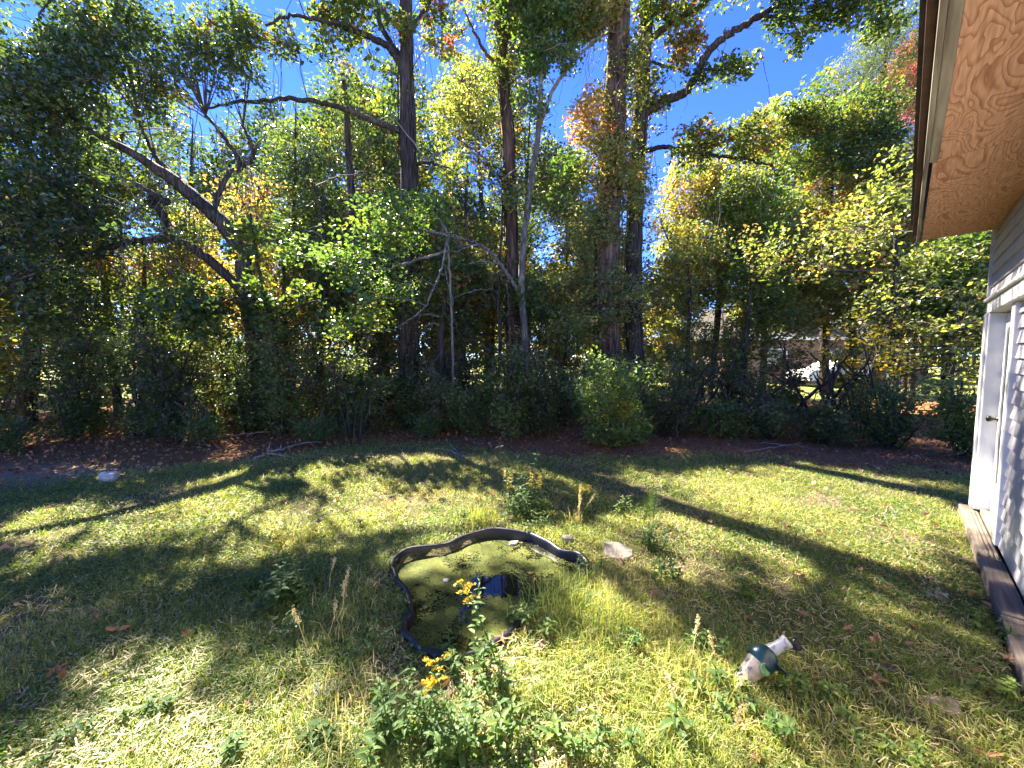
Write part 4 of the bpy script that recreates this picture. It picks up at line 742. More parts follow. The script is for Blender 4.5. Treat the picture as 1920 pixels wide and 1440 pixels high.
for a_, b_ in ((-.55, .15), (.22, .95)): part('side_window', Geo().add([(18.2 + a_, 20.66, 1.02), (18.2 + b_, 20.66, 1.02), (18.2 + b_ - .05, 20.73, 1.36), (18.2 + a_ + .15, 20.73, 1.36)], [(0, 1, 2, 3)]), M_FARG, car)
for a_ in (-1.4, 1.4):
    for yy in (20.55, 22.25):
        g = Geo(); tube(g, [(18.2 + a_, yy, .33), (18.2 + a_, yy + .2, .33)], .33, 3, 18); part('wheel', g, M_RUB, car, True)

# ------------------------------------------------------------------ stones, sand-patch rock, twigs
M_STONE = mat_noise('field_stone', [(.3, (.10, .09, .07)), (.5, (.21, .185, .145)), (.72, (.33, .3, .24))], (14, 14, 14), 9, .85, .25, .6, 35)
M_SLATE = mat_noise('blue_grey_slate', [(.3, (.07, .072, .08)), (.55, (.16, .165, .18)), (.8, (.26, .265, .28))], (10, 10, 24), 9, .6, .4, .5, 30)
M_CHALK = mat_noise('white_rock', [(.3, (.34, .32, .29)), (.7, (.52, .5, .46))], (9, 9, 9), 8, .85, .2, .5, 30)
M_TANST = mat_noise('tan_stone', [(.3, (.17, .12, .085)), (.6, (.27, .2, .15)), (.8, (.36, .29, .23))], (12, 12, 12), 9, .85, .25, .5, 40)
def stone(label, px_, py_, wx, wy, h, mat, rot=0, sink=.3, zoff=0.0, tilt=(0, 0), group='stones in the lawn', n=7):
    c = G(px_, py_); c[2] = float(gz(c[0], c[1])) + zoff - .012
    a = np.arange(n) * 2 * math.pi / n + R.uniform(-.25, .25, n) * 7 / n; rr_ = 1 + R.uniform(-.2, .2, n); Vs = []
    for f, zz in ((.9, -sink * h), (1.0, .25 * h), (.97, .85 * h), (.9 if n == 7 else .7, 1.0 * h)):
        Vs.append(np.stack([np.cos(a) * rr_ * f * wx / 2 * (1 + R.normal(0, .03, n)), np.sin(a) * rr_ * f * wy / 2 * (1 + R.normal(0, .03, n)), zz + R.normal(0, .05 * h, n)], 1))
    Vs.append(np.array([[0, 0, h * 1.02]])); V_ = np.concatenate(Vs); V_[:, 2] += V_[:, 0] * tilt[0] + V_[:, 1] * tilt[1]
    cr, sr = math.cos(rot), math.sin(rot); V_ = np.stack([V_[:, 0] * cr - V_[:, 1] * sr, V_[:, 0] * sr + V_[:, 1] * cr, V_[:, 2]], 1) + c
    g = Geo(); ii = np.arange(3)[:, None] * n; jj = np.arange(n)[None]
    F_ = np.stack([ii + jj, ii + (jj + 1) % n, ii + n + (jj + 1) % n, ii + n + jj], -1).reshape(-1, 4); g.add(V_, F_)
    g.add(V_, np.stack([3 * n + np.arange(n), 3 * n + (np.arange(n) + 1) % n, np.full(n, 4 * n)], 1))
    me = g.mesh('stone', c); 
    o = new('stone', me, mat, None, c); tag(o, label, 'stone', group)
    bv = o.modifiers.new('bevel', 'BEVEL'); bv.width = .005; bv.segments = 1
stone('flat angular grey stone right of the pond', 1158, 1050, .27, .22, .06, M_STONE, .3, tilt=(-.05, .2))
stone('small dark stone tucked behind the right pond rim', 1062, 1030, .1, .1, .06, M_STONE, .8)
stone('blue grey slate half hidden left of the pond', 621, 1108, .14, .1, .03, M_SLATE, .2)
stone('blue grey slate nearest the pond rim on its left', 664, 1154, .12, .11, .03, M_SLATE, .9)
stone('slate slab sunk in weeds at bottom centre', 842, 1378, .2, .17, .03, M_SLATE, .4)
stone('grey stone in dry grass left of the lower weeds', 612, 1302, .13, .12, .03, M_SLATE, 1.2)
stone('tan stone in grass right of the lower weeds', 1092, 1284, .12, .1, .04, M_TANST, .5)
stone('pale flat stone near the house sill', 1756, 1115, .2, .14, .03, M_CHALK, .5)
stone('tan stone just behind the pale flat stone', 1742, 1088, .17, .12, .02, M_TANST, .2)
stone('cream stone in bare soil at the lower right', 1772, 1330, .14, .12, .035, M_TANST, .6)
stone('white rock lying on the sand patch', 206, 900, .2, .17, .12, M_CHALK, .1, n=13)
stone('small round pale rock in leaf litter beyond branch pile', 497, 806, .13, .13, .11, M_CHALK, .1, n=13)
stone('small pale stone in the duckweed at left of open water', 836, 1093, .05, .04, .012, M_CHALK, .1, zoff=-.034, group='stones in the pond')
stone('pale stone in the duckweed by the back rim', 962, 1024, .1, .05, .02, M_CHALK, .5, zoff=-.036, group='stones in the pond')
def branch_on_ground(label, pts, r0, forks=3, mat='dead', name='fallen_branch', group='fallen branches'):
    q = [np.array([*gpos(a, b_), 0]) for a, b_ in pts]
    for v in q: v[2] = float(gz(v[0], v[1])) + r0 + .01
    t = thing(name, label, 'branch', q[0], group); g = Geo(); c = tube(g, q, np.linspace(r0, r0 * .5, len(q)), 20, 6, .15, .5, .012); part('stem', g, MB[mat], t, True)
    for k in range(forks):
        g = Geo(); a0 = c[R.integers(4, 18)]; d = R.normal(0, 1, 3) * [.35, .25, .1]; d[2] = abs(d[2]); tube(g, [a0, a0 + d * .5 + [0, 0, .03], a0 + d], [r0 * .6, r0 * .45, r0 * .2], 8, 5, .1, .5, .01); part('fork', g, MB[mat], t, True)
branch_on_ground('twiggy branch pile on the grass below the oak', [(478, 862), (510, 850), (545, 838)], .022, 7)
branch_on_ground('long straight branch lying on litter behind branch pile', [(380, 828), (450, 822), (580, 812)], .02, 2)
branch_on_ground('thin pale branch on grass left of the tall weed', [(845, 838), (858, 852), (862, 866)], .012, 3)
branch_on_ground('thin stick lying on the pine straw strip', [(1395, 850), (1480, 838), (1530, 845)], .012, 2)
branch_on_ground('long diagonal stick leaning near the house corner', [(1630, 838), (1700, 800), (1760, 775)], .02, 3, 'brown')
branch_on_ground('forked dry stalk standing in grass before the sill', [(1655, 975), (1668, 950), (1680, 975)], .006, 0)

# ------------------------------------------------------------------ broken ceramic figurine
def glaze(name, c0, c1, sc=22, rough=.25): return mat_noise(name, [(.42, c0), (.56, c1)], (sc, sc, sc), 3, rough, .5)
M_CREAM = glaze('cream_glaze_with_grey_leaves', (.24, .2, .15), (.36, .29, .22)); M_TEAL = glaze('teal_glaze', (.003, .018, .022), (.006, .034, .04), 8, .3)
M_NECK = mat_noise('crackled_white_glaze', [(.38, (.2, .19, .19)), (.5, (.42, .4, .38))], (30, 30, 30), 5, .35, .5); M_BLACK = glaze('black_glaze', (.008, .008, .014), (.03, .03, .045), 20, .25)
M_MOTIF = glaze('grey_painted_motif', (.10, .10, .13), (.16, .16, .2)); M_GREENG = glaze('green_glaze', (.1, .22, .1), (.16, .3, .14))
fb = G(1402, 1286); fb[2] = float(gz(fb[0], fb[1])) + .02
fig = thing('garden_figurine', 'broken ceramic figurine with white neck and teal shoulders toppled in weeds', 'figurine', fb)
fig.scale = (.8, .8, .8); ax = unit(np.array([.62, .2, .42])); side = unit(np.cross(ax, [0, 0, 1.])); upv = np.cross(side, ax)
def lathe(prof, o, ax, side, upv, n=20, sq=1.0, wob=0):
    a = np.arange(n) * 2 * math.pi / n; V_ = []
    for k, (r_, h_) in enumerate(prof):
        rr_ = r_ * (1 + wob * np.sin(3 * a + k)); V_.append(o + ax * h_ + np.outer(np.cos(a) * rr_, side) + np.outer(np.sin(a) * rr_ * sq, upv))
    ii = np.arange(len(prof) - 1)[:, None] * n; jj = np.arange(n)[None]
    return Geo().add(np.concatenate(V_), np.stack([ii + jj, ii + (jj + 1) % n, ii + n + (jj + 1) % n, ii + n + jj], -1).reshape(-1, 4))
o_ = fb + np.array([0, 0, .045])
part('body', lathe([(.0, -.075), (.04, -.072), (.046, -.055), (.05, -.01), (.057, .05), (.065, .1), (.067, .118), (.064, .125)], o_, ax, side, upv), M_CREAM, fig, True)
part('shoulders', lathe([(.068, .09), (.074, .094), (.078, .125), (.073, .16), (.058, .188), (.044, .2), (.036, .2)], o_, ax, side, upv, 24, 1, .04), M_TEAL, fig, True)
ax2 = unit(np.array([.56, -.12, .5])); s2 = unit(np.cross(ax2, [0, 0, 1.])); u2 = np.cross(s2, ax2); n0 = o_ + ax * .18
part('neck', lathe([(.04, -.01), (.04, .012), (.034, .035), (.031, .075), (.031, .105), (.034, .122), (.037, .136), (.035, .146), (.021, .146), (.019, .12), (.018, .05)], n0, ax2, s2, u2), M_NECK, fig, True)
def plate(c, a, b, rx, ry, bend=.02, th=.006):
    nn_ = np.cross(a, b); n = 14; an = np.arange(n) * 2 * math.pi / n
    rim = [c + a * rx * math.cos(q) + b * ry * math.sin(q) + nn_ * (bend * math.cos(q) ** 2) for q in an]
    V_ = np.array(rim + [v + nn_ * th for v in rim] + [c, c + nn_ * th * 1.4]); j = np.arange(n); j2 = (j + 1) % n
    return Geo().add(V_, np.stack([j, j2, n + j2, n + j], 1)).add(V_, np.stack([j2, j, np.full(n, 2 * n)], 1)).add(V_, np.stack([n + j, n + j2, np.full(n, 2 * n + 1)], 1))
part('collar_flap', plate(o_ + ax * .16 + side * .07 - upv * .03, unit(side + ax * .5), unit(upv - ax * .2), .055, .045, .02), M_TEAL, fig, True)
part('disc', plate(o_ + ax * .085 + side * .058 + upv * .02, ax, unit(upv - side * .3), .034, .036, .004), M_GREENG, fig, True)
part('shard', plate(n0 + ax2 * .09 + np.array([.105, .03, -.01]), unit(np.array([.6, .2, -.5])), unit(np.array([.3, .3, .8])), .05, .035, .02), M_BLACK, fig, True)
part('shard', plate(n0 + np.array([.06, .03, -.01]), unit(np.array([.5, .2, .3])), unit(np.array([-.3, .3, .6])), .035, .03, .01), M_MOTIF, fig, True)
for h_, q, rx, ry in ((-.05, -1.3, .014, .008), (-.02, -.6, .017, .007), (.0, -1.8, .017, .007), (.03, -1.1, .02, .007), (.05, -.4, .016, .007), (.02, .3, .015, .006), (.06, -1.7, .018, .007), (-.045, -.1, .014, .007)):
    nrm_ = side * -math.sin(q) * -1 * 1 + upv * math.cos(q) * 1; nrm_ = unit(side * math.cos(q + 1.57) * -1 + upv * math.sin(q + 1.57))
    part('painted_leaf', plate(o_ + ax * h_ + nrm_ * (.052 + .1 * (h_ + .01)), unit(ax + .5 * np.cross(ax, nrm_)), unit(np.cross(nrm_, unit(ax + .5 * np.cross(ax, nrm_)))), rx, ry, 0, .003), M_MOTIF, fig)

# ------------------------------------------------------------------ weeds
def lance(g, base, d, L_, W_, bend, tint, nrm_=None):
    """lanceolate leaves: base points, directions; vectorised"""
    n = len(base); d = unit(d); sd = np.cross(d, [0, 0, 1.]); sd = unit(sd); up_ = np.cross(sd, d)
    ws = [(0, .12), (.22, .75), (.5, 1.0), (.78, .6), (1, 0)]; V_ = []
    L_ = np.broadcast_to(L_, (n,))[:, None]; W_ = np.broadcast_to(W_, (n,))[:, None]; bend = np.broadcast_to(bend, (n,))[:, None]
    for f, w_ in ws:
        m_ = base + d * L_ * f - np.array([0, 0, 1.]) * bend * L_ * f * f
        V_.append(m_ + sd * W_ * w_ * .5 + up_ * W_ * w_ * .14); V_.append(m_ - up_ * W_ * .02 * w_); V_.append(m_ - sd * W_ * w_ * .5 + up_ * W_ * w_ * .14)
    V_ = np.stack(V_, 1); q = []
    for k in range(4):
        b_ = 3 * k; q += [(b_, b_ + 1, b_ + 4, b_ + 3), (b_ + 1, b_ + 2, b_ + 5, b_ + 4)]
    F_ = np.arange(n)[:, None, None] * 15 + np.array(q)[None]
    g.add(V_.reshape(-1, 3), F_.reshape(-1, 4), np.repeat(np.broadcast_to(tint, (n,)), 8))
def weed(name, label, px_, py_, h, nst, nl, ll, lw, flower=0, group=None, leaf='weed', spread=.05, tm=.5, cat='plant', lean=.08, start=.12, bend=.35):
    b0 = G(px_, py_); b0[2] = float(gz(b0[0], b0[1])); t = thing(name, label, cat, b0, group); gl = Geo(); gs_ = Geo()
    for q in range(nst):
        bb = b0 + [R.normal(0, spread), R.normal(0, spread), -.01]; hh = h * R.uniform(.75, 1.05) if q else h; tip = bb + [R.normal(0, lean) * hh / .4, R.normal(0, lean) * hh / .4, hh]
        c = tube(gs_, [bb, (bb + tip) / 2 + R.normal(0, .012, 3), tip], [.0045, .0035, .0015], 14, 5, 0, .5)
        k = np.linspace(start, .99, nl); idx = (k * 13).astype(int); an = np.arange(nl) * 2.4 + R.uniform(0, 6)
        sz = ll * (1.0 - .55 * k) * R.uniform(.7, 1.2, nl); d = np.stack([np.cos(an), np.sin(an), R.uniform(.05, .7, nl)], 1)
        lance(gl, c[idx], d, sz, sz * lw * R.uniform(.8, 1.2, nl), bend * R.uniform(.3, 1.6, nl), np.clip(tm + R.normal(0, .2, nl), 0, 1))
        if flower and (q < flower):
            gf = Geo()
            for z in range(9):
                f0 = c[-1 - min(3, z // 2)]; a_ = R.uniform(0, 6.28); l_ = R.uniform(.022, .07); d_ = np.array([math.cos(a_) * l_, math.sin(a_) * l_, l_ * .7]); n_ = 26
                tt = R.random((n_, 1)); C_ = f0 + d_ * tt - np.array([0, 0, .035]) * tt ** 2 + R.normal(0, .004, (n_, 3)); leaves(gf, C_, .014, R.random(n_), up=.4)
            part('flower_head', gf, ML['gold'], t)['kind'] = 'stuff'
    part('stems', gs_, ML['weed'], t)['kind'] = 'stuff'; part('leaves', gl, ML[leaf], t)
    return t
weed('goldenrod', 'goldenrod with bright yellow plume in front of the pond', 776, 1425, .34, 3, 24, .085, .3, 1, 'goldenrods', tm=.35)
weed('goldenrod', 'tall goldenrod standing before the pond water', 884, 1262, .44, 2, 22, .075, .3, 1, 'goldenrods', tm=.55)
weed('goldenrod', 'tallest goldenrod behind the pond with two yellow heads', 992, 972, .46, 7, 28, .12, .26, 3, 'goldenrods', tm=.3)
weed('tall_weed', 'tall leafy spire rising behind the goldenrod heads', 975, 962, .74, 4, 30, .12, .3, 0, 'goldenrods', tm=.25)
weed('goldenrod', 'goldenrod in the weed clump left of the pond', 580, 1122, .4, 3, 24, .1, .28, 1, 'goldenrods', tm=.3)
weed('goldenrod', 'small goldenrod between tall weed and feathery weed', 1100, 965, .26, 3, 16, .07, .3, 2, 'goldenrods', tm=.6)
WD = [(955, 985, .3, 5, 20, .1, .28, .3, 'leafy weed left of the tallest goldenrod'), (1025, 975, .26, 5, 18, .09, .28, .45, 'leafy weed right of the tallest goldenrod'), (1000, 1000, .16, 6, 14, .08, .3, .6, 'bright low weed before the tallest goldenrod'), (800, 1405, .22, 5, 16, .085, .32, .35, 'dense leafy weed right of the lowest goldenrod'), (740, 1385, .2, 4, 16, .08, .32, .3, 'dense leafy weed left of the lowest goldenrod'),
      (860, 1425, .2, 5, 14, .1, .34, .4, 'weed around the slate slab at bottom centre'), (940, 1400, .2, 4, 14, .09, .34, .45, 'weed right of the bottom slate slab'), (1120, 1420, .14, 5, 11, .08, .36, .5, 'low weed at the bottom right of the slate'), (1180, 1240, .13, 6, 11, .06, .42, .55, 'low clover like weed right of the pond front'), (1320, 1230, .15, 5, 12, .07, .42, .5, 'leafy weed left of the figurine'),
      (1480, 1300, .12, 6, 11, .06, .45, .6, 'leafy weed touching the figurine neck'), (1385, 1310, .1, 5, 10, .06, .5, .7, 'yellowing weed at the figurine base'), (600, 1180, .2, 4, 14, .08, .32, .3, 'weed between the two left slates'), (470, 1110, .18, 4, 13, .1, .34, .25, 'weed at the left of the dark clump'), (300, 1330, .07, 4, 9, .07, .42, .35, 'flat weed in the shaded left foreground'), (120, 1400, .07, 5, 9, .07, .42, .35, 'flat weed near the lower left corner'),
      (510, 1150, .3, 5, 16, .13, .34, .25, 'dark broad weed clump left of the pond'), (540, 1120, .26, 4, 14, .12, .34, .3, 'weed directly left of the clump goldenrod'), (1160, 962, .2, 4, 14, .07, .45, .8, 'pale leafed weed behind the flat grey stone'), (1215, 1035, .26, 6, 16, .09, .32, .2, 'dark weed beside the flat grey stone'),
      (1250, 1090, .18, 7, 12, .07, .45, .3, 'spreading weed right of the pond corner'), (920, 1330, .22, 2, 12, .11, .34, .5, 'broad leaved weed below the pond front'), (1022, 1215, .13, 2, 14, .09, .3, .75, 'bright rosette weed at the right front of pond'), (985, 1200, .17, 3, 16, .09, .34, .55, 'weed overhanging the front right pond rim'),
      (1220, 1385, .16, 2, 12, .11, .35, .4, 'weed at the bottom right of centre'), (1020, 1435, .12, 1, 9, .13, .35, .7, 'large leaved seedling at the bottom edge'), (845, 1262, .12, 2, 12, .08, .34, .55, 'weed beside the front pond rim'), (400, 1108, .08, 2, 9, .1, .4, .25, 'low dark weed alone in the left lawn'),
      (690, 985, .1, 2, 10, .08, .35, .2, 'low dark weed behind the pond left shoulder'), (575, 1425, .1, 3, 10, .1, .4, .45, 'weed at the bottom left of centre'), (700, 1430, .2, 4, 14, .1, .34, .3, 'leafy weed at the bottom left of the goldenrod'), (1395, 1130, .16, 3, 12, .07, .5, .8, 'yellow green weed above the figurine'),
      (1440, 1370, .12, 4, 10, .1, .4, .35, 'broad weed below the figurine'), (1340, 1340, .15, 3, 10, .1, .4, .45, 'weed left below the figurine'), (1560, 1330, .1, 4, 9, .07, .35, .6, 'low weed right below the figurine'), (1850, 1300, .14, 3, 9, .07, .5, .85, 'bright weed beside the near sill timber'),
      (1855, 1190, .16, 4, 12, .06, .5, .75, 'light green weed against the middle sill timber'), (1800, 1150, .1, 3, 10, .05, .5, .9, 'yellow green seedling near the pale flat stone'), (870, 975, .14, 3, 12, .07, .35, .5, 'weed behind the back pond rim'), (450, 1415, .1, 3, 9, .08, .4, .4, 'weed in the lower left foreground'),
      (1105, 1100, .16, 4, 12, .06, .4, .4, 'weed covering the right pond corner'), (1690, 1420, .1, 3, 9, .07, .4, .6, 'weed in the lower right foreground'), (690, 1260, .22, 3, 14, .07, .3, .4, 'slim weed left of the goldenrod plume'), (885, 1320, .16, 3, 14, .08, .36, .35, 'weed right of the goldenrod plume')]
for px_, py_, h, ns, nl, ll, lw, tm, lab in WD: weed('lawn_weed', lab, px_, py_, h, ns, nl, ll, lw, 0, 'weeds in the lawn', tm=tm, start=.2 if h > .15 else .5)
# feathery weed
b0 = G(1224, 985); b0[2] = float(gz(b0[0], b0[1])); t = thing('feathery_weed', 'feathery bright green weed right of the goldenrods', 'plant', b0); g = Geo()
for q in range(4):
    bq = b0 + [R.normal(0, .05), R.normal(0, .05), 0]; tip = bq + [R.normal(0, .06), R.normal(0, .06), R.uniform(.22, .4)]; c = tube(g, [bq, (bq + tip) / 2, tip], [.003, .003, .001], 14, 4); k = R.integers(2, 14, 150); A_ = c[k]
    sticks(g, A_, A_ + R.normal(0, 1, (150, 3)) * [.035, .035, .012] + [0, 0, .03], .0012, .0006, R.uniform(.5, 1, 150))
part('fronds', g, ML['weed'], t)['kind'] = 'stuff'
# tall dry grass tufts with seed stalks
def tuft(label, px_, py_, n, h, spread, tm, stalks=0, group='tall grass tufts'):
    b0 = G(px_, py_); b0[2] = float(gz(b0[0], b0[1])); t = thing('grass_tuft', label, 'grass tuft', b0, group); g = Geo()
    bb = b0 + R.normal(0, 1, (n, 3)) * [spread, spread, 0]; blades(g, bb, h * R.uniform(.4, 1.1, n), .0045, np.clip(tm + R.normal(0, .15, n), 0, 1), .5); part('blades', g, ML['grass'], t)['kind'] = 'stuff'
    for q in range(stalks):
        g = Geo(); a_ = b0 + [R.normal(0, spread), R.normal(0, spread), 0]; tip = a_ + [R.normal(0, .06), R.normal(0, .06), h * R.uniform(1.4, 1.9)]; c = tube(g, [a_, (a_ + tip) / 2 + R.normal(0, .015, 3), tip], [.002, .0018, .001], 12, 4, 0, .9)
        C_ = c[8:][R.integers(0, 4, 60)] + R.normal(0, .006, (60, 3)) + (c[-1] - c[-2]) * R.uniform(-1, 1, (60, 1)); leaves(g, C_, .012, .95); part('seed_stalk', g, ML['grass'], t)
def blades(g, B, h, w, tint, bend=.5):
    n = len(B); a = R.uniform(0, 6.28, n); d = np.stack([np.cos(a), np.sin(a), 0 * a], 1); s_ = np.stack([-np.sin(a), np.cos(a), 0 * a], 1)
    h = np.broadcast_to(h, (n,))[:, None]; w = np.broadcast_to(w, (n,))[:, None]; bd = R.uniform(.1, 1.2, (n, 1)) * bend * 1.4; up_ = np.array([0, 0, 1.])
    tw = R.normal(0, .5, (n, 1)); s1 = unit(s_ + d * tw)
    m_ = B + up_ * h * .55 + d * h * bd * .3; tp = B + up_ * h * (1 - .35 * np.minimum(bd, 1.3)) + d * h * bd
    V_ = np.stack([B + s_ * w * .5, B - s_ * w * .5, m_ - s1 * w * .42, m_ + s1 * w * .42, tp], 1); k = np.arange(n)[:, None] * 5
    V_ = V_.reshape(-1, 3); nV = g.n; g.add(V_, k + np.array([[0, 1, 2, 3]]), tint)
    F3 = (k + np.array([[3, 2, 4]]) + nV); g.L.append(F3.ravel()); g.K.append(np.full(n, 3)); g.T.append(np.broadcast_to(tint, (n,)).copy())
for a in [('dry tan grass tuft with seed stalks left of the pond', 645, 1205, 90, .13, .12, .75, 3), ('tan grass tuft with seed stalks by the blue slates', 660, 1140, 60, .13, .09, .7, 3), ('arching green grass tuft over the right pond rim', 1060, 1160, 420, .19, .12, .4, 0), ('green grass tuft at the back pond rim', 900, 990, 220, .18, .09, .5, 0),
          ('tall seed stalk grass left of the figurine', 1300, 1290, 140, .17, .1, .5, 3), ('straw coloured tuft at the lower left of weeds', 640, 1345, 170, .12, .14, .85, 0), ('green tuft below the pond right corner', 1130, 1190, 320, .18, .12, .45, 0), ('tuft of tall grass at the bottom right of centre', 1260, 1410, 150, .17, .12, .45, 2),
          ('thin tan seed stalks behind the pond on the right', 1080, 985, 60, .2, .05, .7, 4), ('thin seed stalks in the lawn left of the pond', 565, 1020, 50, .2, .05, .6, 4), ('deep green tuft at the lawn edge under the sweetgum', 690, 838, 260, .22, .3, .2, 0), ('grass tuft growing over the figurine base', 1392, 1296, 90, .1, .05, .45, 0), ('grass tuft behind the figurine', 1440, 1262, 80, .1, .06, .4, 0), ('green tuft at the foot of the far door post', 1790, 985, 120, .16, .1, .5, 0)]: tuft(*a)

# ------------------------------------------------------------------ fallen leaves that can be told apart
proto = None
def leafmesh(kind):
    n = 15; a = np.linspace(0, 2 * math.pi, n, endpoint=False)
    rr_ = (.6 + .4 * np.cos(a * (5 if kind else 2))) * (1 if kind else .8) + R.normal(0, .05, n); V_ = np.stack([np.cos(a) * rr_, np.sin(a) * rr_ * (.9 if kind else .55), .28 * np.cos(a) ** 2 * R.uniform(.4, 1.2) + R.normal(0, .06, n)], 1)
    return Geo().add(np.vstack([V_, [0, 0, -.05]]), np.stack([np.arange(n), (np.arange(n) + 1) % n, np.full(n, n)], 1), R.uniform(.45, 1)).mesh('fallen_leaf')
LM = [leafmesh(k % 2) for k in range(8)]
for me in LM: me.materials.append(ML['litter'])
FLV = [(223, 1186, .075), (105, 1262, .055), (140, 1078, .05), (30, 1098, .04), (180, 1166, .045), (350, 1196, .045), (455, 1070, .045), (1105, 1182, .055), (985, 1215, .04), (940, 1228, .055), (1250, 1302, .05), (1145, 1325, .04), (1640, 1208, .05), (1715, 1190, .04), (1660, 1110, .05), (1590, 1190, .04), (1340, 1042, .04), (1305, 975, .03),
       (1795, 1015, .045), (1890, 1250, .05), (1850, 1430, .06), (1420, 1432, .05), (640, 915, .05), (760, 1010, .035), (1560, 1105, .035), (820, 918, .04), (700, 900, .05), (300, 1075, .035), (560, 1190, .04), (470, 1330, .045), (240, 1420, .05), (1640, 1290, .055), (1500, 1180, .04), (1270, 1125, .045), (60, 1030, .04), (735, 945, .04), (480, 960, .035), (1330, 935, .035), (1210, 945, .035), (1460, 985, .035), (1790, 1280, .04), (1370, 1100, .03)]
for k, (px_, py_, s_) in enumerate(FLV):
    c = G(px_, py_); c[2] = float(gz(c[0], c[1])) + .03; o = new('fallen_leaf', LM[k % 8], None, None, c); o.scale = (s_, s_, s_); o.rotation_euler = (R.normal(0, .3), R.normal(0, .3), R.uniform(0, 6.28))
    tag(o, {0: 'largest tan fallen leaf in the left lawn', 1: 'curled orange leaf near the left picture edge', 7: 'orange brown leaf right of the pond front', 10: 'tan leaf left of the figurine', 20: 'brown leaf in the lower right corner'}.get(k, 'single brown fallen leaf lying on the lawn'), 'leaf', 'fallen leaves on the lawn')
for k, (px_, py_) in enumerate([(838, 1058), (993, 1075), (1002, 1088), (880, 1040)]):
    c = G(px_, py_, WATER_Z); c[2] = WATER_Z + .004; o = new('floating_leaf', LM[k % 8], None, None, c); o.scale = (.028, .028, .012); o.rotation_euler = (0, 0, R.uniform(0, 6.28)); tag(o, 'small brown leaf floating on the duckweed', 'leaf', 'leaves floating on the pond')

# ------------------------------------------------------------------ lawn grass, ground cover, litter (too many to count)
def scatter(n, x0, x1, y0, y1, near=True):
    """positions thinned with distance so that the near lawn is densest"""
    y = y0 + (y1 - y0) * R.random(n) ** (1.5 if near else 1.0); x = R.uniform(-1, 1, n) * (1.42 * y + .5); k = (x > x0) & (x < x1)
    return np.stack([x[k], y[k]], 1)
def clear(Q, rim=.0):
    k = ~inpoly(np.stack([(Q[:, 0] - PC[0]) / (1.03 + rim) + PC[0], (Q[:, 1] - PC[1]) / (1.03 + rim) + PC[1]], 1), pond2)
    h = np.concatenate([Q, np.zeros((len(Q), 1))], 1); s_ = h @ HD; w_ = h @ HR; return k & ~((w_ > .45) & (s_ < 6.15))
def z3(Q): return np.concatenate([Q, gz(Q[:, 0], Q[:, 1])[:, None]], 1)
Q = scatter(500000, -12, 9, 1.15, 8.2); Q = Q[clear(Q)]; f_, s_ = zones(Q[:, 0], Q[:, 1]); bare = sstep(.52, .68, fbm(Q[:, 0] + 3, Q[:, 1] + 8, .9)) * .75
right = sstep(1.6, 3.2, Q[:, 0]) * (1 - sstep(3.2, 4.6, Q[:, 1])) * sstep(.4, .6, fbm(Q[:, 0] + 1, Q[:, 1], 1.7)) * .7
leftb = np.exp(-(((Q[:, 0] + 1.9) / 1.1) ** 2 + ((Q[:, 1] - 1.9) / .6) ** 2)) * sstep(.35, .6, fbm(Q[:, 0] + 9, Q[:, 1] + 6, 2.0)) * .85
Q = Q[R.random(len(Q)) < (1 - f_ * .97) * (1 - s_) * (1 - bare) * (1 - right) * (1 - leftb) * .85]
dist = np.hypot(Q[:, 0], Q[:, 1]); rough_ = np.exp(-(((Q[:, 0] - PC[0] - .3) / 1.5) ** 2 + ((Q[:, 1] - PC[1] + .4) / 1.3) ** 2)); tall = fbm(Q[:, 0] + 20, Q[:, 1] + 5, 1.8)
h = (.03 + .035 * tall) * R.uniform(.5, 1.3, len(Q)) * (1 + .6 * rough_ * (tall > .45)); w = .0034 + .0007 * dist; pt = fbm(Q[:, 0] + 11, Q[:, 1] + 2, 1.1)
fr_ = inpoly(np.stack([(Q[:, 0] - PC[0]) / 1.4 + PC[0], (Q[:, 1] - PC[1]) / 1.4 + PC[1]], 1), pond2) & (Q[:, 1] < PC[1] + .1) & (Q[:, 0] < PC[0] + .25); h = np.where(fr_, h * .45, h)
tint = np.clip(.36 + .6 * (pt - .5) + R.normal(0, .17, len(Q)) + .12 * (R.random(len(Q)) < .25), 0, 1)
nearb = dist < 3.6; g = Geo(); blades(g, z3(Q[nearb]), h[nearb], w[nearb], tint[nearb], .75)
Qf = z3(Q[~nearb]); hf = h[~nearb][:, None]; wf = w[~nearb][:, None]; a = R.uniform(0, 6.28, len(Qf)); sd = np.stack([np.cos(a), np.sin(a), 0 * a], 1) * wf * .6   # farther blades: one tapering face each
V_ = np.stack([Qf - sd, Qf + sd, Qf + np.stack([R.normal(0, .6, len(Qf)), R.normal(0, .6, len(Qf)), R.uniform(.6, 1, len(Qf))], 1) * hf], 1); g.add(V_.reshape(-1, 3), np.arange(len(Qf) * 3).reshape(-1, 3), tint[~nearb])
tag(new('lawn_grass', g.mesh('lawn_grass'), ML['grass']), 'short patchy green and yellow lawn grass', 'grass', None, 'stuff'); NG = len(Q)
Q = scatter(48000, -12, 9, 1.15, 7.5); Q = Q[clear(Q)]; f_, s_ = zones(Q[:, 0], Q[:, 1]); bare = sstep(.52, .68, fbm(Q[:, 0] + 3, Q[:, 1] + 8, .9)); Q = Q[R.random(len(Q)) < (1 - f_) * (1 - .6 * s_) * (1 - .6 * bare)]
C = z3(Q); C[:, 2] += R.uniform(.004, .03, len(C)); a = R.uniform(0, 6.28, len(C)); l_ = R.uniform(.012, .036, len(C))[:, None]; d = np.stack([np.cos(a), np.sin(a), R.normal(0, .25, len(C))], 1)
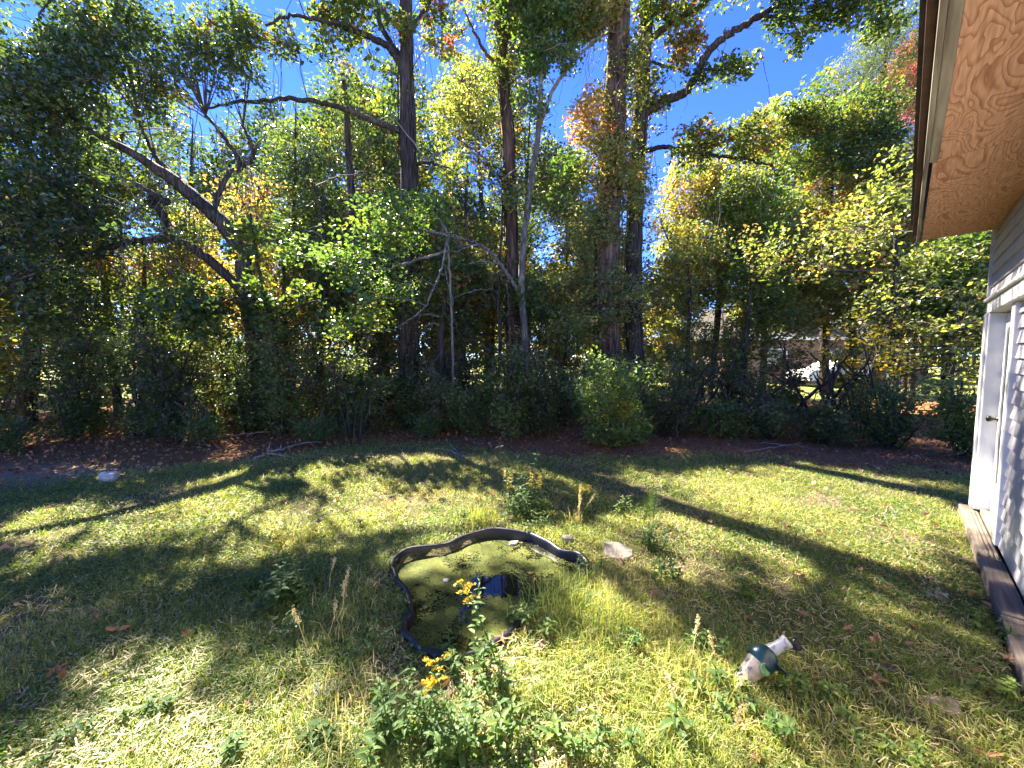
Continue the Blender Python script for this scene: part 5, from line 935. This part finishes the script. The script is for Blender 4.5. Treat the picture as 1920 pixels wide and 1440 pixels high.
g = Geo(); sd = np.stack([-d[:, 1], d[:, 0], 0 * a], 1) * .0022; V_ = np.stack([C - d * l_ - sd, C - d * l_ + sd, C + d * l_ + sd, C + d * l_ - sd], 1)
g.add(V_.reshape(-1, 3), np.arange(len(C))[:, None] * 4 + np.arange(4)[None], R.uniform(.7, 1, len(C)))
tag(new('dead_grass', g.mesh('dead_grass'), ML['grass']), 'dry straw coloured grass thatch in the lawn', 'dead grass', None, 'stuff')
Q = scatter(95000, -10, 8, 1.15, 5.5); Q = Q[clear(Q)]; f_, s_ = zones(Q[:, 0], Q[:, 1]); pt = fbm(Q[:, 0] + 40, Q[:, 1] + 13, 1.6); Q = Q[R.random(len(Q)) < (1 - f_) * (1 - s_) * sstep(.46, .62, pt)]
C = z3(Q); C[:, 2] += R.uniform(.01, .045, len(C)); g = Geo(); leaves(g, C, R.uniform(.012, .028, len(C)), np.clip(R.normal(.35, .2, len(C)), 0, 1), up=1.0, aspect=.85)
tag(new('ground_cover', g.mesh('ground_cover'), ML['weed']), 'low round leaved ground cover among the grass', 'ground cover', None, 'stuff')
n = 70000; x = R.uniform(-11, 9, n); y = R.uniform(4.5, 10.5, n); Q = np.stack([x, y], 1); f_, s_ = zones(x, y); k = clear(Q) & (R.random(n) < f_ * (x > -1.2)); Q = Q[k]; C = z3(Q); C[:, 2] += R.uniform(.005, .04, len(C))
a = R.uniform(0, 6.28, len(C)); l_ = R.uniform(.05, .11, len(C))[:, None]; d = np.stack([np.cos(a), np.sin(a), R.normal(0, .15, len(C))], 1); sd = np.stack([-d[:, 1], d[:, 0], 0 * a], 1) * .0028
g = Geo(); V_ = np.stack([C - d * l_ - sd, C - d * l_ + sd, C + d * l_ + sd, C + d * l_ - sd], 1); g.add(V_.reshape(-1, 3), np.arange(len(C))[:, None] * 4 + np.arange(4)[None], R.random(len(C)))
tag(new('pine_straw', g.mesh('pine_straw'), ML['straw']), 'reddish brown pine straw along the tree line', 'pine straw', None, 'stuff')
n = 26000; x = R.uniform(-12, 9, n); y = R.uniform(1.3, 11, n); Q = np.stack([x, y], 1); f_, s_ = zones(x, y); k = clear(Q) & (R.random(n) < .05 + .9 * f_ * (x < 0) + .3 * f_ + .1 * (x > 1.5) * (y < 4)); Q = Q[k]; C = z3(Q); C[:, 2] += R.uniform(.01, .045, len(C))
g = Geo(); leaves(g, C, R.uniform(.03, .075, len(C)), R.random(len(C)), up=.9, aspect=.75, fold=.35)
tag(new('leaf_litter', g.mesh('leaf_litter'), ML['litter']), 'scattered small brown leaf litter', 'leaf litter', None, 'stuff')
tot = sum(len(o.data.loops) - 2 * len(o.data.polygons) for o in bpy.data.objects if o.type == 'MESH')
print('TRIS', tot, 'LEAVES', LEAFCOUNT[0], 'GRASS', NG)
